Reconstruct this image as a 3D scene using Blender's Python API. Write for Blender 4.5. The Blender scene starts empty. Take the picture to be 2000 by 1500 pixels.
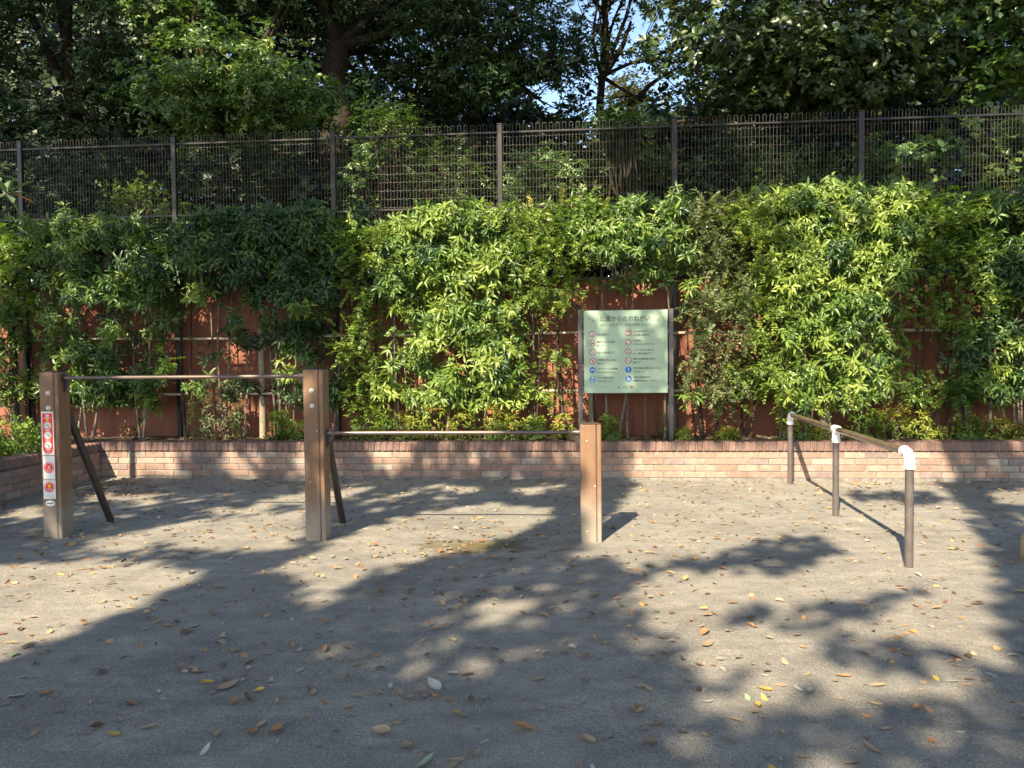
import bpy, bmesh, math, random
import numpy as np
from mathutils import Vector, Matrix

R = random.Random(11)
G = np.random.default_rng(11)
SC = bpy.context.scene
COL = SC.collection
PI = math.pi

# ------------------------------------------------------------------ camera
H = 1.32                      # lens height above the sand
F = 1500.0                    # focal length for a picture 2000 wide
PITCH = math.atan(50 / 1500)
ROLL = 0.010
fw = Vector((0, math.cos(PITCH), -math.sin(PITCH)))
r0 = Vector((1, 0, 0)); u0 = Vector((0, math.sin(PITCH), math.cos(PITCH)))
rt = r0 * math.cos(ROLL) - u0 * math.sin(ROLL)
up = u0 * math.cos(ROLL) + r0 * math.sin(ROLL)
EYE = Vector((0, 0, H))

def ray(x, y):
    return fw * F + rt * (x - 1000) - up * (y - 750)
def ground_at(x, y, z=0.0):
    d = ray(x, y); return EYE + d * ((z - H) / d.z)
def at(x, y, Y):
    d = ray(x, y); return EYE + d * (Y / d.y)
def on_plane(x, y, p, n):
    d = ray(x, y); return EYE + d * ((p - EYE).dot(n) / d.dot(n))
FW = np.array(fw); RT = np.array(rt); UP = np.array(up); EY = np.array(EYE)
def project(P):
    q = P - EY
    c = np.maximum(q @ FW, 1e-3)
    return 1000 + F * (q @ RT) / c, 750 - F * (q @ UP) / c

cam = bpy.data.cameras.new('camera')
cam.sensor_width = 36; cam.lens = 36 * F / 2000; cam.clip_end = 600; cam.clip_start = 0.05
co = bpy.data.objects.new('camera', cam); COL.objects.link(co)
M = Matrix.Identity(4)
for i in range(3):
    M[i][0] = rt[i]; M[i][1] = up[i]; M[i][2] = -fw[i]; M[i][3] = EYE[i]
co.matrix_world = M
SC.camera = co

# wall frame: s along the planter wall, o behind its face, z up
W0 = Vector((0, 8.36, 0))
WA = math.radians(5.0)
WD = Vector((math.cos(WA), -math.sin(WA), 0)); WN = Vector((math.sin(WA), math.cos(WA), 0))
def wp(s, o, z): return W0 + WD * s + WN * o + Vector((0, 0, z))
def on_wall(x, y, o):
    p = on_plane(x, y, W0 + WN * o, WN); q = p - W0
    return q.dot(WD), p.z

# ------------------------------------------------------------------ light
EL = math.radians(39.5); AZ = math.radians(24.0)        # light travels to +Y, a little to +X, down
LDIR = Vector((math.sin(AZ) * math.cos(EL), math.cos(AZ) * math.cos(EL), -math.sin(EL)))
CT = math.cos(EL) / math.sin(EL)
KX, KY = math.sin(AZ) * CT, math.cos(AZ) * CT           # ground offset per metre of height
sun = bpy.data.lights.new('sun', 'SUN'); sun.energy = 5.0; sun.angle = math.radians(0.53); sun.color = (1, 0.855, 0.63)
so = bpy.data.objects.new('sun', sun); COL.objects.link(so)
so.rotation_euler = LDIR.to_track_quat('-Z', 'Y').to_euler(); so.location = (-5, -10, 20)
w = bpy.data.worlds.new('World'); SC.world = w; w.use_nodes = True
nt = w.node_tree
sky = nt.nodes.new('ShaderNodeTexSky'); sky.sky_type = 'NISHITA'; sky.sun_disc = False
sky.sun_elevation = EL
sky.sun_rotation = math.atan2(-LDIR.x, -LDIR.y)
bg = nt.nodes['Background']; bg.inputs[1].default_value = 0.115
nt.links.new(sky.outputs[0], bg.inputs[0])
SC.view_settings.view_transform = 'Standard'; SC.view_settings.look = 'None'
SC.view_settings.exposure = 1.58; SC.view_settings.gamma = 1
SC.cycles.max_bounces = 5; SC.cycles.diffuse_bounces = 3; SC.cycles.glossy_bounces = 2
SC.cycles.transmission_bounces = 3; SC.cycles.transparent_max_bounces = 4
SC.cycles.use_denoising = True
SC.cycles.sample_clamp_indirect = 4

# ------------------------------------------------------------------ tagging
def tag(o, label=None, cat=None, group=None, kind=None):
    if label: o['label'] = label
    if cat: o['category'] = cat
    if group: o['group'] = group
    if kind: o['kind'] = kind
    return o
def empty(name, loc=(0, 0, 0)):
    o = bpy.data.objects.new(name, None); COL.objects.link(o); o.location = loc; o.empty_display_size = 0.1
    return o
bpy_inv = {}
def link(name, me, parent=None):
    o = bpy.data.objects.new(name, me); COL.objects.link(o)
    if parent is not None:
        o.parent = parent
        off = Vector((0, 0, 0)); p = parent
        while p is not None: off += Vector(p.location); p = p.parent
        o.location = -off              # meshes are written in world coordinates
    return o

# ------------------------------------------------------------------ materials
def new_mat(name):
    m = bpy.data.materials.new(name); m.use_nodes = True
    t = m.node_tree; t.nodes.clear()
    out = t.nodes.new('ShaderNodeOutputMaterial'); b = t.nodes.new('ShaderNodeBsdfPrincipled')
    t.links.new(b.outputs[0], out.inputs[0])
    return m, t, b, out
def N(t, kind, **kw):
    n = t.nodes.new(kind)
    for k, v in kw.items(): setattr(n, k, v)
    return n
def ramp(t, fac, stops):
    n = t.nodes.new('ShaderNodeValToRGB'); e = n.color_ramp.elements
    while len(e) < len(stops): e.new(0.5)
    for i, (p, c) in enumerate(stops):
        e[i].position = p; e[i].color = (c[0], c[1], c[2], 1)
    t.links.new(fac, n.inputs[0]); return n.outputs[0]
def noise(t, scale, detail=4, rough=0.55, coord='Object', vec=None):
    n = t.nodes.new('ShaderNodeTexNoise'); n.inputs['Scale'].default_value = scale
    n.inputs['Detail'].default_value = detail; n.inputs['Roughness'].default_value = rough
    if vec is None:
        tc = t.nodes.new('ShaderNodeTexCoord'); vec = tc.outputs[coord]
    t.links.new(vec, n.inputs['Vector']); return n.outputs['Fac']
def mixc(t, fac, a, b, mode='MIX'):
    n = t.nodes.new('ShaderNodeMix'); n.data_type = 'RGBA'; n.blend_type = mode
    for sock, v in ((n.inputs[0], fac), (n.inputs[6], a), (n.inputs[7], b)):
        if hasattr(v, 'type') and hasattr(v, 'links'): t.links.new(v, sock)
        elif isinstance(v, (int, float)): sock.default_value = v
        else: sock.default_value = (v[0], v[1], v[2], 1)
    return n.outputs[2]
def bump(t, b, h, strength, dist=0.01):
    n = t.nodes.new('ShaderNodeBump'); n.inputs['Strength'].default_value = strength; n.inputs['Distance'].default_value = dist
    t.links.new(h, n.inputs['Height']); t.links.new(n.outputs[0], b.inputs['Normal'])

def plain(name, c1, c2=None, rough=0.6, scale=12, metal=0.0, spec=0.5, bstr=0.0, detail=5):
    m, t, b, out = new_mat(name)
    b.inputs['Roughness'].default_value = rough; b.inputs['Metallic'].default_value = metal
    b.inputs['Specular IOR Level'].default_value = spec
    if c2 is None: b.inputs['Base Color'].default_value = (*c1, 1)
    else:
        f = noise(t, scale, detail)
        t.links.new(ramp(t, f, [(0.32, c1), (0.68, c2)]), b.inputs['Base Color'])
        if bstr: bump(t, b, f, bstr, 0.004)
    return m

def leaf_mat(name, stops, trans=0.25, rough=0.42, tcol=None, spec=0.5):
    m, t, b, out = new_mat(name)
    a = N(t, 'ShaderNodeAttribute', attribute_name='rnd')
    c = ramp(t, a.outputs['Fac'], stops)
    t.links.new(c, b.inputs['Base Color'])
    b.inputs['Roughness'].default_value = rough; b.inputs['Specular IOR Level'].default_value = spec
    if trans > 0:
        tr = N(t, 'ShaderNodeBsdfTranslucent')
        k = mixc(t, 1.0, c, tcol or (1.5, 1.6, 0.6), 'MULTIPLY')
        t.links.new(k, tr.inputs[0])
        mx = N(t, 'ShaderNodeMixShader'); mx.inputs[0].default_value = trans
        t.links.new(b.outputs[0], mx.inputs[1]); t.links.new(tr.outputs[0], mx.inputs[2])
        t.links.new(mx.outputs[0], out.inputs[0])
    return m

def attr_mat(name, rough=0.8, nscale=30, amt=0.35, bstr=0.3, stain=None, fine=300):
    m, t, b, out = new_mat(name)
    a = N(t, 'ShaderNodeAttribute', attribute_name='Col')
    f = noise(t, nscale, 6, 0.65)
    g = ramp(t, f, [(0.25, (1 - amt,) * 3), (0.75, (1 + amt,) * 3)])
    c = mixc(t, 1.0, a.outputs['Color'], g, 'MULTIPLY')
    if stain:
        s = noise(t, stain[0], 5, 0.7)
        sf = ramp(t, s, [(stain[1], (0, 0, 0)), (stain[2], (1, 1, 1))])
        c = mixc(t, sf, c, stain[3])
    t.links.new(c, b.inputs['Base Color']); b.inputs['Roughness'].default_value = rough
    b.inputs['Specular IOR Level'].default_value = 0.3
    bump(t, b, noise(t, fine, 3), bstr, 0.004)
    return m

MT = {}
def sandy_ground():
    m, t, b, out = new_mat('sandy_ground')
    tc = N(t, 'ShaderNodeTexCoord'); v = tc.outputs['Object']
    big = noise(t, 0.5, 6, 0.6, vec=v); mid = noise(t, 3.0, 6, 0.65, vec=v); grit = noise(t, 130, 3, 0.8, vec=v); grit2 = noise(t, 420, 2, 0.8, vec=v)
    c = ramp(t, big, [(0.3, (0.240, 0.223, 0.192)), (0.7, (0.322, 0.300, 0.258))])
    c = mixc(t, 1.0, c, ramp(t, mid, [(0.3, (0.86,) * 3), (0.7, (1.14, 1.13, 1.11))]), 'MULTIPLY')
    # fine scraped drag marks, stretched along x
    mp = N(t, 'ShaderNodeMapping'); mp.inputs['Scale'].default_value = (0.8, 5.0, 1); mp.inputs['Rotation'].default_value = (0, 0, 0.12)
    t.links.new(v, mp.inputs[0])
    st = noise(t, 2.4, 5, 0.7, vec=mp.outputs[0])
    c = mixc(t, 1.0, c, ramp(t, st, [(0.35, (0.91,) * 3), (0.66, (1.12, 1.11, 1.08))]), 'MULTIPLY')
    c = mixc(t, 1.0, c, ramp(t, grit, [(0.25, (0.42,) * 3), (0.5, (1, 1, 1)), (0.75, (1.65, 1.65, 1.67))]), 'MULTIPLY')
    c = mixc(t, 1.0, c, ramp(t, grit2, [(0.25, (0.45,) * 3), (0.5, (1, 1, 1)), (0.75, (1.6,) * 3)]), 'MULTIPLY')
    pt = noise(t, 1.1, 7, 0.7, vec=v)          # patches of coarse dark grit between smoother dusty ones
    c = mixc(t, ramp(t, pt, [(0.46, (0, 0, 0)), (0.60, (0.55,) * 3)]), c, mixc(t, 1.0, c, (0.72, 0.73, 0.76), 'MULTIPLY'))
    ft = N(t, 'ShaderNodeTexVoronoi'); ft.inputs['Scale'].default_value = 3.2; ft.inputs['Randomness'].default_value = 1
    wv = N(t, 'ShaderNodeMapping'); wv.inputs['Scale'].default_value = (1, 1.7, 1); wv.inputs['Rotation'].default_value = (0, 0, .5); t.links.new(v, wv.inputs[0]); t.links.new(wv.outputs[0], ft.inputs['Vector'])
    scuff = ramp(t, ft.outputs['Distance'], [(0.12, (1.16, 1.15, 1.12)), (0.26, (1, 1, 1)), (0.9, (0.95,) * 3)])
    c = mixc(t, 1.0, c, scuff, 'MULTIPLY')
    vo = N(t, 'ShaderNodeTexVoronoi'); vo.inputs['Scale'].default_value = 75
    t.links.new(v, vo.inputs['Vector'])
    peb = ramp(t, vo.outputs['Distance'], [(0.10, (1, 1, 1)), (0.2, (0, 0, 0))])
    sel = N(t, 'ShaderNodeSeparateColor'); t.links.new(vo.outputs['Color'], sel.inputs[0])
    pk = ramp(t, sel.outputs[0], [(0.70, (0, 0, 0)), (0.74, (1, 1, 1))])
    pf = mixc(t, 1.0, peb, pk, 'MULTIPLY')
    c = mixc(t, pf, c, (0.64, 0.63, 0.62))
    pk2 = ramp(t, sel.outputs[1], [(0.86, (0, 0, 0)), (0.9, (1, 1, 1))])
    pf2 = mixc(t, 1.0, peb, pk2, 'MULTIPLY')
    c = mixc(t, pf2, c, (0.07, 0.065, 0.06))
    # damp mossy patch under the low bar
    p = ground_at(940, 1066)
    mp2 = N(t, 'ShaderNodeMapping'); mp2.inputs['Location'].default_value = (-p.x, -p.y, 0)
    t.links.new(v, mp2.inputs[0])
    mp3 = N(t, 'ShaderNodeMapping'); mp3.inputs['Scale'].default_value = (0.95, 2.1, 0); t.links.new(mp2.outputs[0], mp3.inputs[0])
    ln = N(t, 'ShaderNodeVectorMath', operation='LENGTH'); t.links.new(mp3.outputs[0], ln.inputs[0])
    ad = N(t, 'ShaderNodeMath', operation='MULTIPLY_ADD'); ad.inputs[1].default_value = 1.1
    t.links.new(noise(t, 4, 5, vec=v), ad.inputs[0]); t.links.new(ln.outputs['Value'], ad.inputs[2])
    mf = ramp(t, ad.outputs[0], [(0.62, (0.92,) * 3), (0.95, (0.55,) * 3), (1.45, (0, 0, 0))])
    c = mixc(t, mf, c, (0.135, 0.108, 0.048))
    t.links.new(c, b.inputs['Base Color']); b.inputs['Roughness'].default_value = 0.92
    b.inputs['Specular IOR Level'].default_value = 0.25
    lump = noise(t, 9, 5, 0.65, vec=v)
    c = mixc(t, 1.0, c, ramp(t, lump, [(0.3, (0.88,) * 3), (0.7, (1.10,) * 3)]), 'MULTIPLY'); t.links.new(c, b.inputs['Base Color'])
    ad3 = N(t, 'ShaderNodeMath', operation='MULTIPLY_ADD'); ad3.inputs[1].default_value = 2.2
    t.links.new(lump, ad3.inputs[0]); t.links.new(grit, ad3.inputs[2])
    ad2 = N(t, 'ShaderNodeMath', operation='MULTIPLY_ADD'); ad2.inputs[1].default_value = 0.4
    t.links.new(grit2, ad2.inputs[0]); t.links.new(ad3.outputs[0], ad2.inputs[2])
    bump(t, b, ad2.outputs[0], 0.85, 0.009)
    return m
MT['ground'] = sandy_ground()
MT['soil'] = plain('planter_soil', (0.035, 0.026, 0.018), (0.12, 0.09, 0.06), 0.95, 25, bstr=0.8, spec=0.2)
MT['hill'] = plain('leaf_mould', (0.02, 0.017, 0.01), (0.06, 0.05, 0.025), 0.95, 6, bstr=0.8, spec=0.2)
MT['brick'] = attr_mat('brick_face', 0.85, 14, 0.22, 0.5, stain=(5, 0.56, 0.78, (0.36, 0.30, 0.26)))
MT['cap'] = attr_mat('brick_coping', 0.6, 20, 0.2, 0.3, stain=(7, 0.6, 0.85, (0.22, 0.17, 0.15)))
MT['mortar'] = plain('mortar', (0.12, 0.11, 0.10), (0.26, 0.24, 0.21), 0.95, 18, bstr=0.4)
def red_panel():
    m, t, b, out = new_mat('terracotta_panel')
    tc = N(t, 'ShaderNodeTexCoord'); v = tc.outputs['Object']
    mp = N(t, 'ShaderNodeMapping'); mp.inputs['Scale'].default_value = (9, 9, 0.6); t.links.new(v, mp.inputs[0])
    a = noise(t, 1.5, 6, 0.6, vec=mp.outputs[0]); f = noise(t, 60, 4, 0.7, vec=v)
    c = ramp(t, a, [(0.3, (0.185, 0.070, 0.044)), (0.7, (0.285, 0.113, 0.070))])
    c = mixc(t, 1.0, c, ramp(t, f, [(0.3, (0.88,) * 3), (0.7, (1.1,) * 3)]), 'MULTIPLY')
    t.links.new(c, b.inputs['Base Color']); b.inputs['Roughness'].default_value = 0.75; b.inputs['Specular IOR Level'].default_value = 0.3
    bump(t, b, f, 0.2, 0.003); return m
MT['red'] = red_panel()
def wood_plastic():
    m, t, b, out = new_mat('brown_recycled_wood')
    tc = N(t, 'ShaderNodeTexCoord'); v = tc.outputs['Object']
    mp = N(t, 'ShaderNodeMapping'); mp.inputs['Scale'].default_value = (30, 30, 1.2); t.links.new(v, mp.inputs[0])
    a = noise(t, 2.0, 6, 0.6, vec=mp.outputs[0]); f = noise(t, 6, 5, 0.7, vec=v)
    c = ramp(t, a, [(0.3, (0.160, 0.090, 0.050)), (0.7, (0.220, 0.127, 0.072))])
    c = mixc(t, 1.0, c, ramp(t, f, [(0.3, (0.85,) * 3), (0.7, (1.13,) * 3)]), 'MULTIPLY')
    sx = N(t, 'ShaderNodeSeparateXYZ'); t.links.new(v, sx.inputs[0])
    ad = N(t, 'ShaderNodeMath', operation='MULTIPLY_ADD'); ad.inputs[1].default_value = -0.35
    t.links.new(f, ad.inputs[0]); t.links.new(sx.outputs[2], ad.inputs[2])
    dirt = ramp(t, ad.outputs[0], [(-0.02 + 0.0, (0.8,) * 3), (0.22, (0, 0, 0))])
    c = mixc(t, dirt, c, (0.27, 0.235, 0.19))          # sand splashed up round the foot
    t.links.new(c, b.inputs['Base Color']); b.inputs['Roughness'].default_value = 0.55; b.inputs['Specular IOR Level'].default_value = 0.4
    bump(t, b, a, 0.12, 0.003); return m
MT['post'] = wood_plastic()
MT['groove'] = plain('dark_groove', (0.04, 0.026, 0.018), rough=0.8)
MT['steel'] = plain('worn_bar_steel', (0.105, 0.078, 0.067), (0.16, 0.122, 0.106), 0.30, 8, metal=0.35)
MT['brown_steel'] = plain('dark_brown_paint', (0.028, 0.022, 0.019), (0.046, 0.036, 0.030), 0.42, 20)
MT['bracket'] = plain('dark_bracket', (0.035, 0.03, 0.028), (0.06, 0.05, 0.048), 0.45, 20, metal=0.2)
MT['bolt'] = plain('pale_bolt_cap', (0.45, 0.42, 0.36), (0.58, 0.55, 0.48), 0.45, 40)
MT['rail_post'] = plain('brown_pipe', (0.072, 0.060, 0.055), (0.108, 0.091, 0.083), 0.42, 14)
MT['rail'] = plain('polished_brown_rail', (0.095, 0.070, 0.050), (0.14, 0.105, 0.075), 0.20, 10, spec=0.7)
MT['white'] = plain('white_pipe_fitting', (0.70, 0.68, 0.64), (0.80, 0.78, 0.74), 0.45, 20)
MT['sign_post'] = plain('dark_grey_steel', (0.070, 0.068, 0.072), (0.10, 0.097, 0.10), 0.4, 15, metal=0.3)
MT['mint'] = plain('mint_board', (0.35, 0.475, 0.345), (0.38, 0.51, 0.37), 0.45, 3)
MT['ink'] = plain('board_ink', (0.03, 0.055, 0.05), rough=0.5)
MT['ink_light'] = plain('board_ink_pale', (0.24, 0.36, 0.29), rough=0.5)
MT['p_red'] = plain('sign_red', (0.33, 0.03, 0.045), rough=0.45)
MT['p_white'] = plain('sign_white', (0.60, 0.57, 0.57), rough=0.45)
MT['p_blue'] = plain('sign_blue', (0.015, 0.14, 0.50), rough=0.45)
MT['p_sky'] = plain('sign_sky_blue', (0.05, 0.25, 0.52), rough=0.45)
MT['p_dark'] = plain('sign_dark', (0.03, 0.03, 0.045), rough=0.45)
MT['p_orange'] = plain('sign_orange', (0.62, 0.28, 0.10), rough=0.45)
MT['label_red'] = plain('label_red', (0.68, 0.018, 0.014), rough=0.4)
MT['label_white'] = plain('label_white', (0.66, 0.65, 0.63), (0.76, 0.75, 0.73), 0.4, 30)
MT['label_yellow'] = plain('label_yellow', (0.80, 0.52, 0.03), rough=0.4)
MT['bamboo'] = plain('weathered_bamboo', (0.27, 0.225, 0.165), (0.43, 0.37, 0.285), 0.5, 9)
MT['logpost'] = plain('weathered_log', (0.20, 0.165, 0.115), (0.34, 0.285, 0.21), 0.8, 12, bstr=0.3)
MT['stake'] = plain('grey_stake', (0.075, 0.058, 0.042), (0.15, 0.12, 0.09), 0.8, 15)
MT['rope'] = plain('black_palm_rope', (0.018, 0.015, 0.013), rough=0.95)
MT['fence'] = plain('dark_brown_wire', (0.062, 0.055, 0.05), (0.095, 0.084, 0.077), 0.38, 15, metal=0.35)
MT['fence_post'] = plain('brown_fence_post', (0.020, 0.0175, 0.018), (0.031, 0.027, 0.027), 0.36, 15, metal=0.3)
MT['bark'] = plain('dark_bark', (0.016, 0.012, 0.009), (0.048, 0.037, 0.027), 0.9, 18, bstr=0.9, spec=0.2)
MT['palebark'] = plain('pale_bark', (0.10, 0.082, 0.062), (0.21, 0.175, 0.135), 0.85, 22, bstr=0.6, spec=0.2)
MT['stump'] = plain('tan_wood', (0.30, 0.21, 0.10), (0.42, 0.31, 0.16), 0.6, 14)
MT['A'] = leaf_mat('long_leaf', [(0.0, (0.014, 0.038, 0.014)), (0.25, (0.034, 0.082, 0.021)), (0.5, (0.095, 0.165, 0.030)), (0.8, (0.185, 0.265, 0.045)), (1.0, (0.29, 0.345, 0.07))], 0.30, 0.36)
MT['B'] = leaf_mat('small_leaf', [(0.0, (0.022, 0.055, 0.016)), (0.25, (0.055, 0.11, 0.024)), (0.5, (0.13, 0.205, 0.038)), (0.9, (0.25, 0.31, 0.065)), (1.0, (0.40, 0.36, 0.08))], 0.3)
MT['C'] = leaf_mat('bronze_leaf', [(0.0, (0.055, 0.085, 0.035)), (0.5, (0.125, 0.165, 0.07)), (0.85, (0.22, 0.22, 0.11)), (1.0, (0.36, 0.18, 0.14))], 0.25)
MT['Nd'] = leaf_mat('dwarf_leaf', [(0.0, (0.085, 0.15, 0.022)), (0.55, (0.22, 0.27, 0.04)), (0.85, (0.38, 0.30, 0.06)), (1.0, (0.42, 0.11, 0.06))], 0.3)
MT['Gb'] = leaf_mat('bush_leaf', [(0.0, (0.06, 0.125, 0.02)), (0.6, (0.14, 0.23, 0.03)), (1.0, (0.26, 0.29, 0.05))], 0.3)
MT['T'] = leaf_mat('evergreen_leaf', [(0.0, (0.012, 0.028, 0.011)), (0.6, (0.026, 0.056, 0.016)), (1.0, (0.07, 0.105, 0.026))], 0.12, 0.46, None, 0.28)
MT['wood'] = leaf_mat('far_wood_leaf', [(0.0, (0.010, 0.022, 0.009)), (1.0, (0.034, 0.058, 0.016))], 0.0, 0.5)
MT['Tl'] = leaf_mat('light_tree_leaf', [(0.0, (0.026, 0.06, 0.018)), (0.5, (0.075, 0.14, 0.035)), (0.85, (0.15, 0.215, 0.06)), (1.0, (0.24, 0.25, 0.07))], 0.3, 0.3)
MT['Tr'] = leaf_mat('broad_tree_leaf', [(0.0, (0.022, 0.042, 0.016)), (0.6, (0.055, 0.088, 0.028)), (0.93, (0.105, 0.14, 0.045)), (1.0, (0.26, 0.21, 0.045))], 0.22, 0.36)
MT['Ty'] = leaf_mat('autumn_tree_leaf', [(0.0, (0.16, 0.16, 0.03)), (0.6, (0.40, 0.32, 0.05)), (1.0, (0.55, 0.40, 0.07))], 0.4)
MT['Tm'] = leaf_mat('mid_tree_leaf', [(0.0, (0.028, 0.055, 0.015)), (0.5, (0.07, 0.115, 0.022)), (0.85, (0.16, 0.17, 0.03)), (1.0, (0.34, 0.27, 0.04))], 0.35)
MT['rubber'] = leaf_mat('thick_leaf', [(0.0, (0.05, 0.09, 0.045)), (0.85, (0.10, 0.15, 0.07)), (0.9, (0.38, 0.17, 0.07)), (1.0, (0.42, 0.2, 0.09))], 0.1, 0.35)
MT['shade'] = leaf_mat('canopy_leaf', [(0.0, (0.02, 0.045, 0.014)), (1.0, (0.05, 0.09, 0.02))], 0.0)
DRY = [('orange', (0.36, 0.18, 0.075)), ('tan', (0.31, 0.225, 0.14)), ('yellow', (0.46, 0.31, 0.06)), ('brown', (0.15, 0.085, 0.05)), ('grey', (0.36, 0.35, 0.30)), ('pale green', (0.24, 0.30, 0.19))]
for n_, c_ in DRY:
    MT['dry_' + n_] = plain('dry_leaf_' + n_.replace(' ', '_'), tuple(x * 0.72 for x in c_), tuple(min(1, x * 1.2) for x in c_), 0.65, 30)
MT['litter'] = leaf_mat('leaf_litter', [(0.0, (0.09, 0.055, 0.035)), (0.3, (0.25, 0.13, 0.06)), (0.6, (0.34, 0.23, 0.12)), (0.8, (0.40, 0.23, 0.08)), (0.95, (0.34, 0.30, 0.23)), (1.0, (0.2, 0.24, 0.12))], 0.0, 0.65)

# ------------------------------------------------------------------ mesh builder
class MB:
    def __init__(s): s.v = []; s.f = []; s.m = []; s.c = []; s.mats = []; s.col = (1, 1, 1); s.sm = []
    def mi(s, mat):
        if mat not in s.mats: s.mats.append(mat)
        return s.mats.index(mat)
    def add(s, vs, fs, mat, smooth=False):
        k = len(s.v); i = s.mi(mat)
        s.v += [tuple(p) for p in vs]; s.c += [s.col] * len(vs)
        for f in fs: s.f.append([k + q for q in f]); s.m.append(i); s.sm.append(smooth)
    def box(s, c, hx, hy, hz, X, Y, Z, mat, ch=0.004, smooth=False):
        vs = []; idx = {}
        h = (hx, hy, hz); ax = (X, Y, Z); c = Vector(c)
        for sx in (-1, 1):
            for sy in (-1, 1):
                for sz in (-1, 1):
                    for a in range(3):
                        l = [sx * (hx - ch), sy * (hy - ch), sz * (hz - ch)]
                        l[a] = (sx, sy, sz)[a] * h[a]
                        idx[(sx, sy, sz, a)] = len(vs)
                        vs.append(c + X * l[0] + Y * l[1] + Z * l[2])
        fs = []
        for a in range(3):
            b, d = (a + 1) % 3, (a + 2) % 3
            for sa in (-1, 1):
                q = []
                for sb, sd in ((-1, -1), (1, -1), (1, 1), (-1, 1)):
                    k = [0, 0, 0]; k[a] = sa; k[b] = sb; k[d] = sd; q.append(idx[(*k, a)])
                fs.append(q)
            for sa in (-1, 1):
                for sb in (-1, 1):
                    def kk(sd, axis):
                        k = [0, 0, 0]; k[a] = sa; k[b] = sb; k[d] = sd; return idx[(*k, axis)]
                    fs.append([kk(-1, a), kk(1, a), kk(1, b), kk(-1, b)])
        for sx in (-1, 1):
            for sy in (-1, 1):
                for sz in (-1, 1): fs.append([idx[(sx, sy, sz, 0)], idx[(sx, sy, sz, 1)], idx[(sx, sy, sz, 2)]])
        s.add(vs, fs, mat, smooth)
    def tube(s, pts, rad, mat, n=12, cap=True, smooth=True):
        pts = [Vector(p) for p in pts]
        if not hasattr(rad, '__len__'): rad = [rad] * len(pts)
        vs = []; fs = []; prev = None
        for i, p in enumerate(pts):
            a = pts[min(i + 1, len(pts) - 1)] - pts[max(i - 1, 0)]
            a = a.normalized() if a.length > 1e-9 else Vector((0, 0, 1))
            if prev is None:
                u = a.orthogonal().normalized()
            else:
                u = (prev - a * prev.dot(a)); u = u.normalized() if u.length > 1e-6 else a.orthogonal().normalized()
            prev = u; v = a.cross(u)
            for k in range(n):
                t = 2 * PI * k / n; vs.append(p + (u * math.cos(t) + v * math.sin(t)) * rad[i])
        for i in range(len(pts) - 1):
            for k in range(n):
                fs.append([i * n + k, i * n + (k + 1) % n, (i + 1) * n + (k + 1) % n, (i + 1) * n + k])
        s.add(vs, fs, mat, smooth)
        if cap:
            s.add(vs[:n], [list(range(n))[::-1]], mat); s.add(vs[-n:], [list(range(n))], mat)
    def build(s, name, parent=None, recalc=True):
        me = bpy.data.meshes.new(name); me.from_pydata(s.v, [], s.f)
        for m in s.mats: me.materials.append(MT[m])
        me.polygons.foreach_set('material_index', s.m); me.polygons.foreach_set('use_smooth', s.sm)
        a = me.color_attributes.new('Col', 'FLOAT_COLOR', 'POINT')
        a.data.foreach_set('color', np.array([(*c, 1) for c in s.c], dtype=np.float32).ravel())
        if recalc:
            bm = bmesh.new(); bm.from_mesh(me); bmesh.ops.recalc_face_normals(bm, faces=bm.faces); bm.to_mesh(me); bm.free()
        me.update()
        return link(name, me, parent)
X3, Y3, Z3 = Vector((1, 0, 0)), Vector((0, 1, 0)), Vector((0, 0, 1))

# ------------------------------------------------------------------ leaves
def nrm(a): return a / np.maximum(np.linalg.norm(a, axis=-1, keepdims=True), 1e-9)
LANCE = dict(v=np.array([[0, 0, 0], [.33, -.5, .10], [.33, 0, 0], [.33, .5, .10], [.70, -.36, -.02], [.70, 0, -.09], [.70, .36, -.02], [1, 0, -.24]]),
             f=[[0, 2, 1], [0, 3, 2], [1, 2, 5, 4], [2, 3, 6, 5], [4, 5, 7], [5, 6, 7]])
OVAL = dict(v=np.array([[0, 0, 0], [.3, -.48, .06], [.3, 0, 0], [.3, .48, .06], [.72, -.42, .02], [.72, 0, -.05], [.72, .42, .02], [1, 0, -.1]]), f=LANCE['f'])
DIAM = dict(v=np.array([[0, 0, 0], [.45, -.5, .08], [.45, .5, .08], [1, 0, -.12]]), f=[[0, 2, 1], [1, 2, 3]])
def leaf_mesh(name, P, D, Nn, L, Wd, rnd, tm, mat):
    D = nrm(D); B = nrm(np.cross(Nn, D)); Nn = np.cross(D, B)
    T = tm['v']; n = len(P); k = len(T)
    V = (P[:, None] + D[:, None] * (T[None, :, 0, None] * L[:, None, None]) + B[:, None] * (T[None, :, 1, None] * Wd[:, None, None])
         + Nn[:, None] * (T[None, :, 2, None] * L[:, None, None])).reshape(-1, 3)
    sz = np.array([len(f) for f in tm['f']]); flat = np.concatenate([np.array(f) for f in tm['f']])
    loops = (flat[None] + (np.arange(n) * k)[:, None]).ravel()
    tot = np.tile(sz, n); start = np.concatenate([[0], np.cumsum(tot)[:-1]])
    me = bpy.data.meshes.new(name)
    me.vertices.add(n * k); me.vertices.foreach_set('co', V.astype(np.float32).ravel())
    me.loops.add(len(loops)); me.loops.foreach_set('vertex_index', loops.astype(np.int32))
    me.polygons.add(len(tot)); me.polygons.foreach_set('loop_start', start.astype(np.int32))
    me.polygons.foreach_set('loop_total', tot.astype(np.int32))
    me.polygons.foreach_set('use_smooth', np.ones(len(tot), dtype=bool))
    me.materials.append(MT[mat])
    a = me.attributes.new('rnd', 'FLOAT', 'POINT'); a.data.foreach_set('value', np.repeat(rnd, k).astype(np.float32))
    me.update(calc_edges=True); me.validate()
    return me
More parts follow.
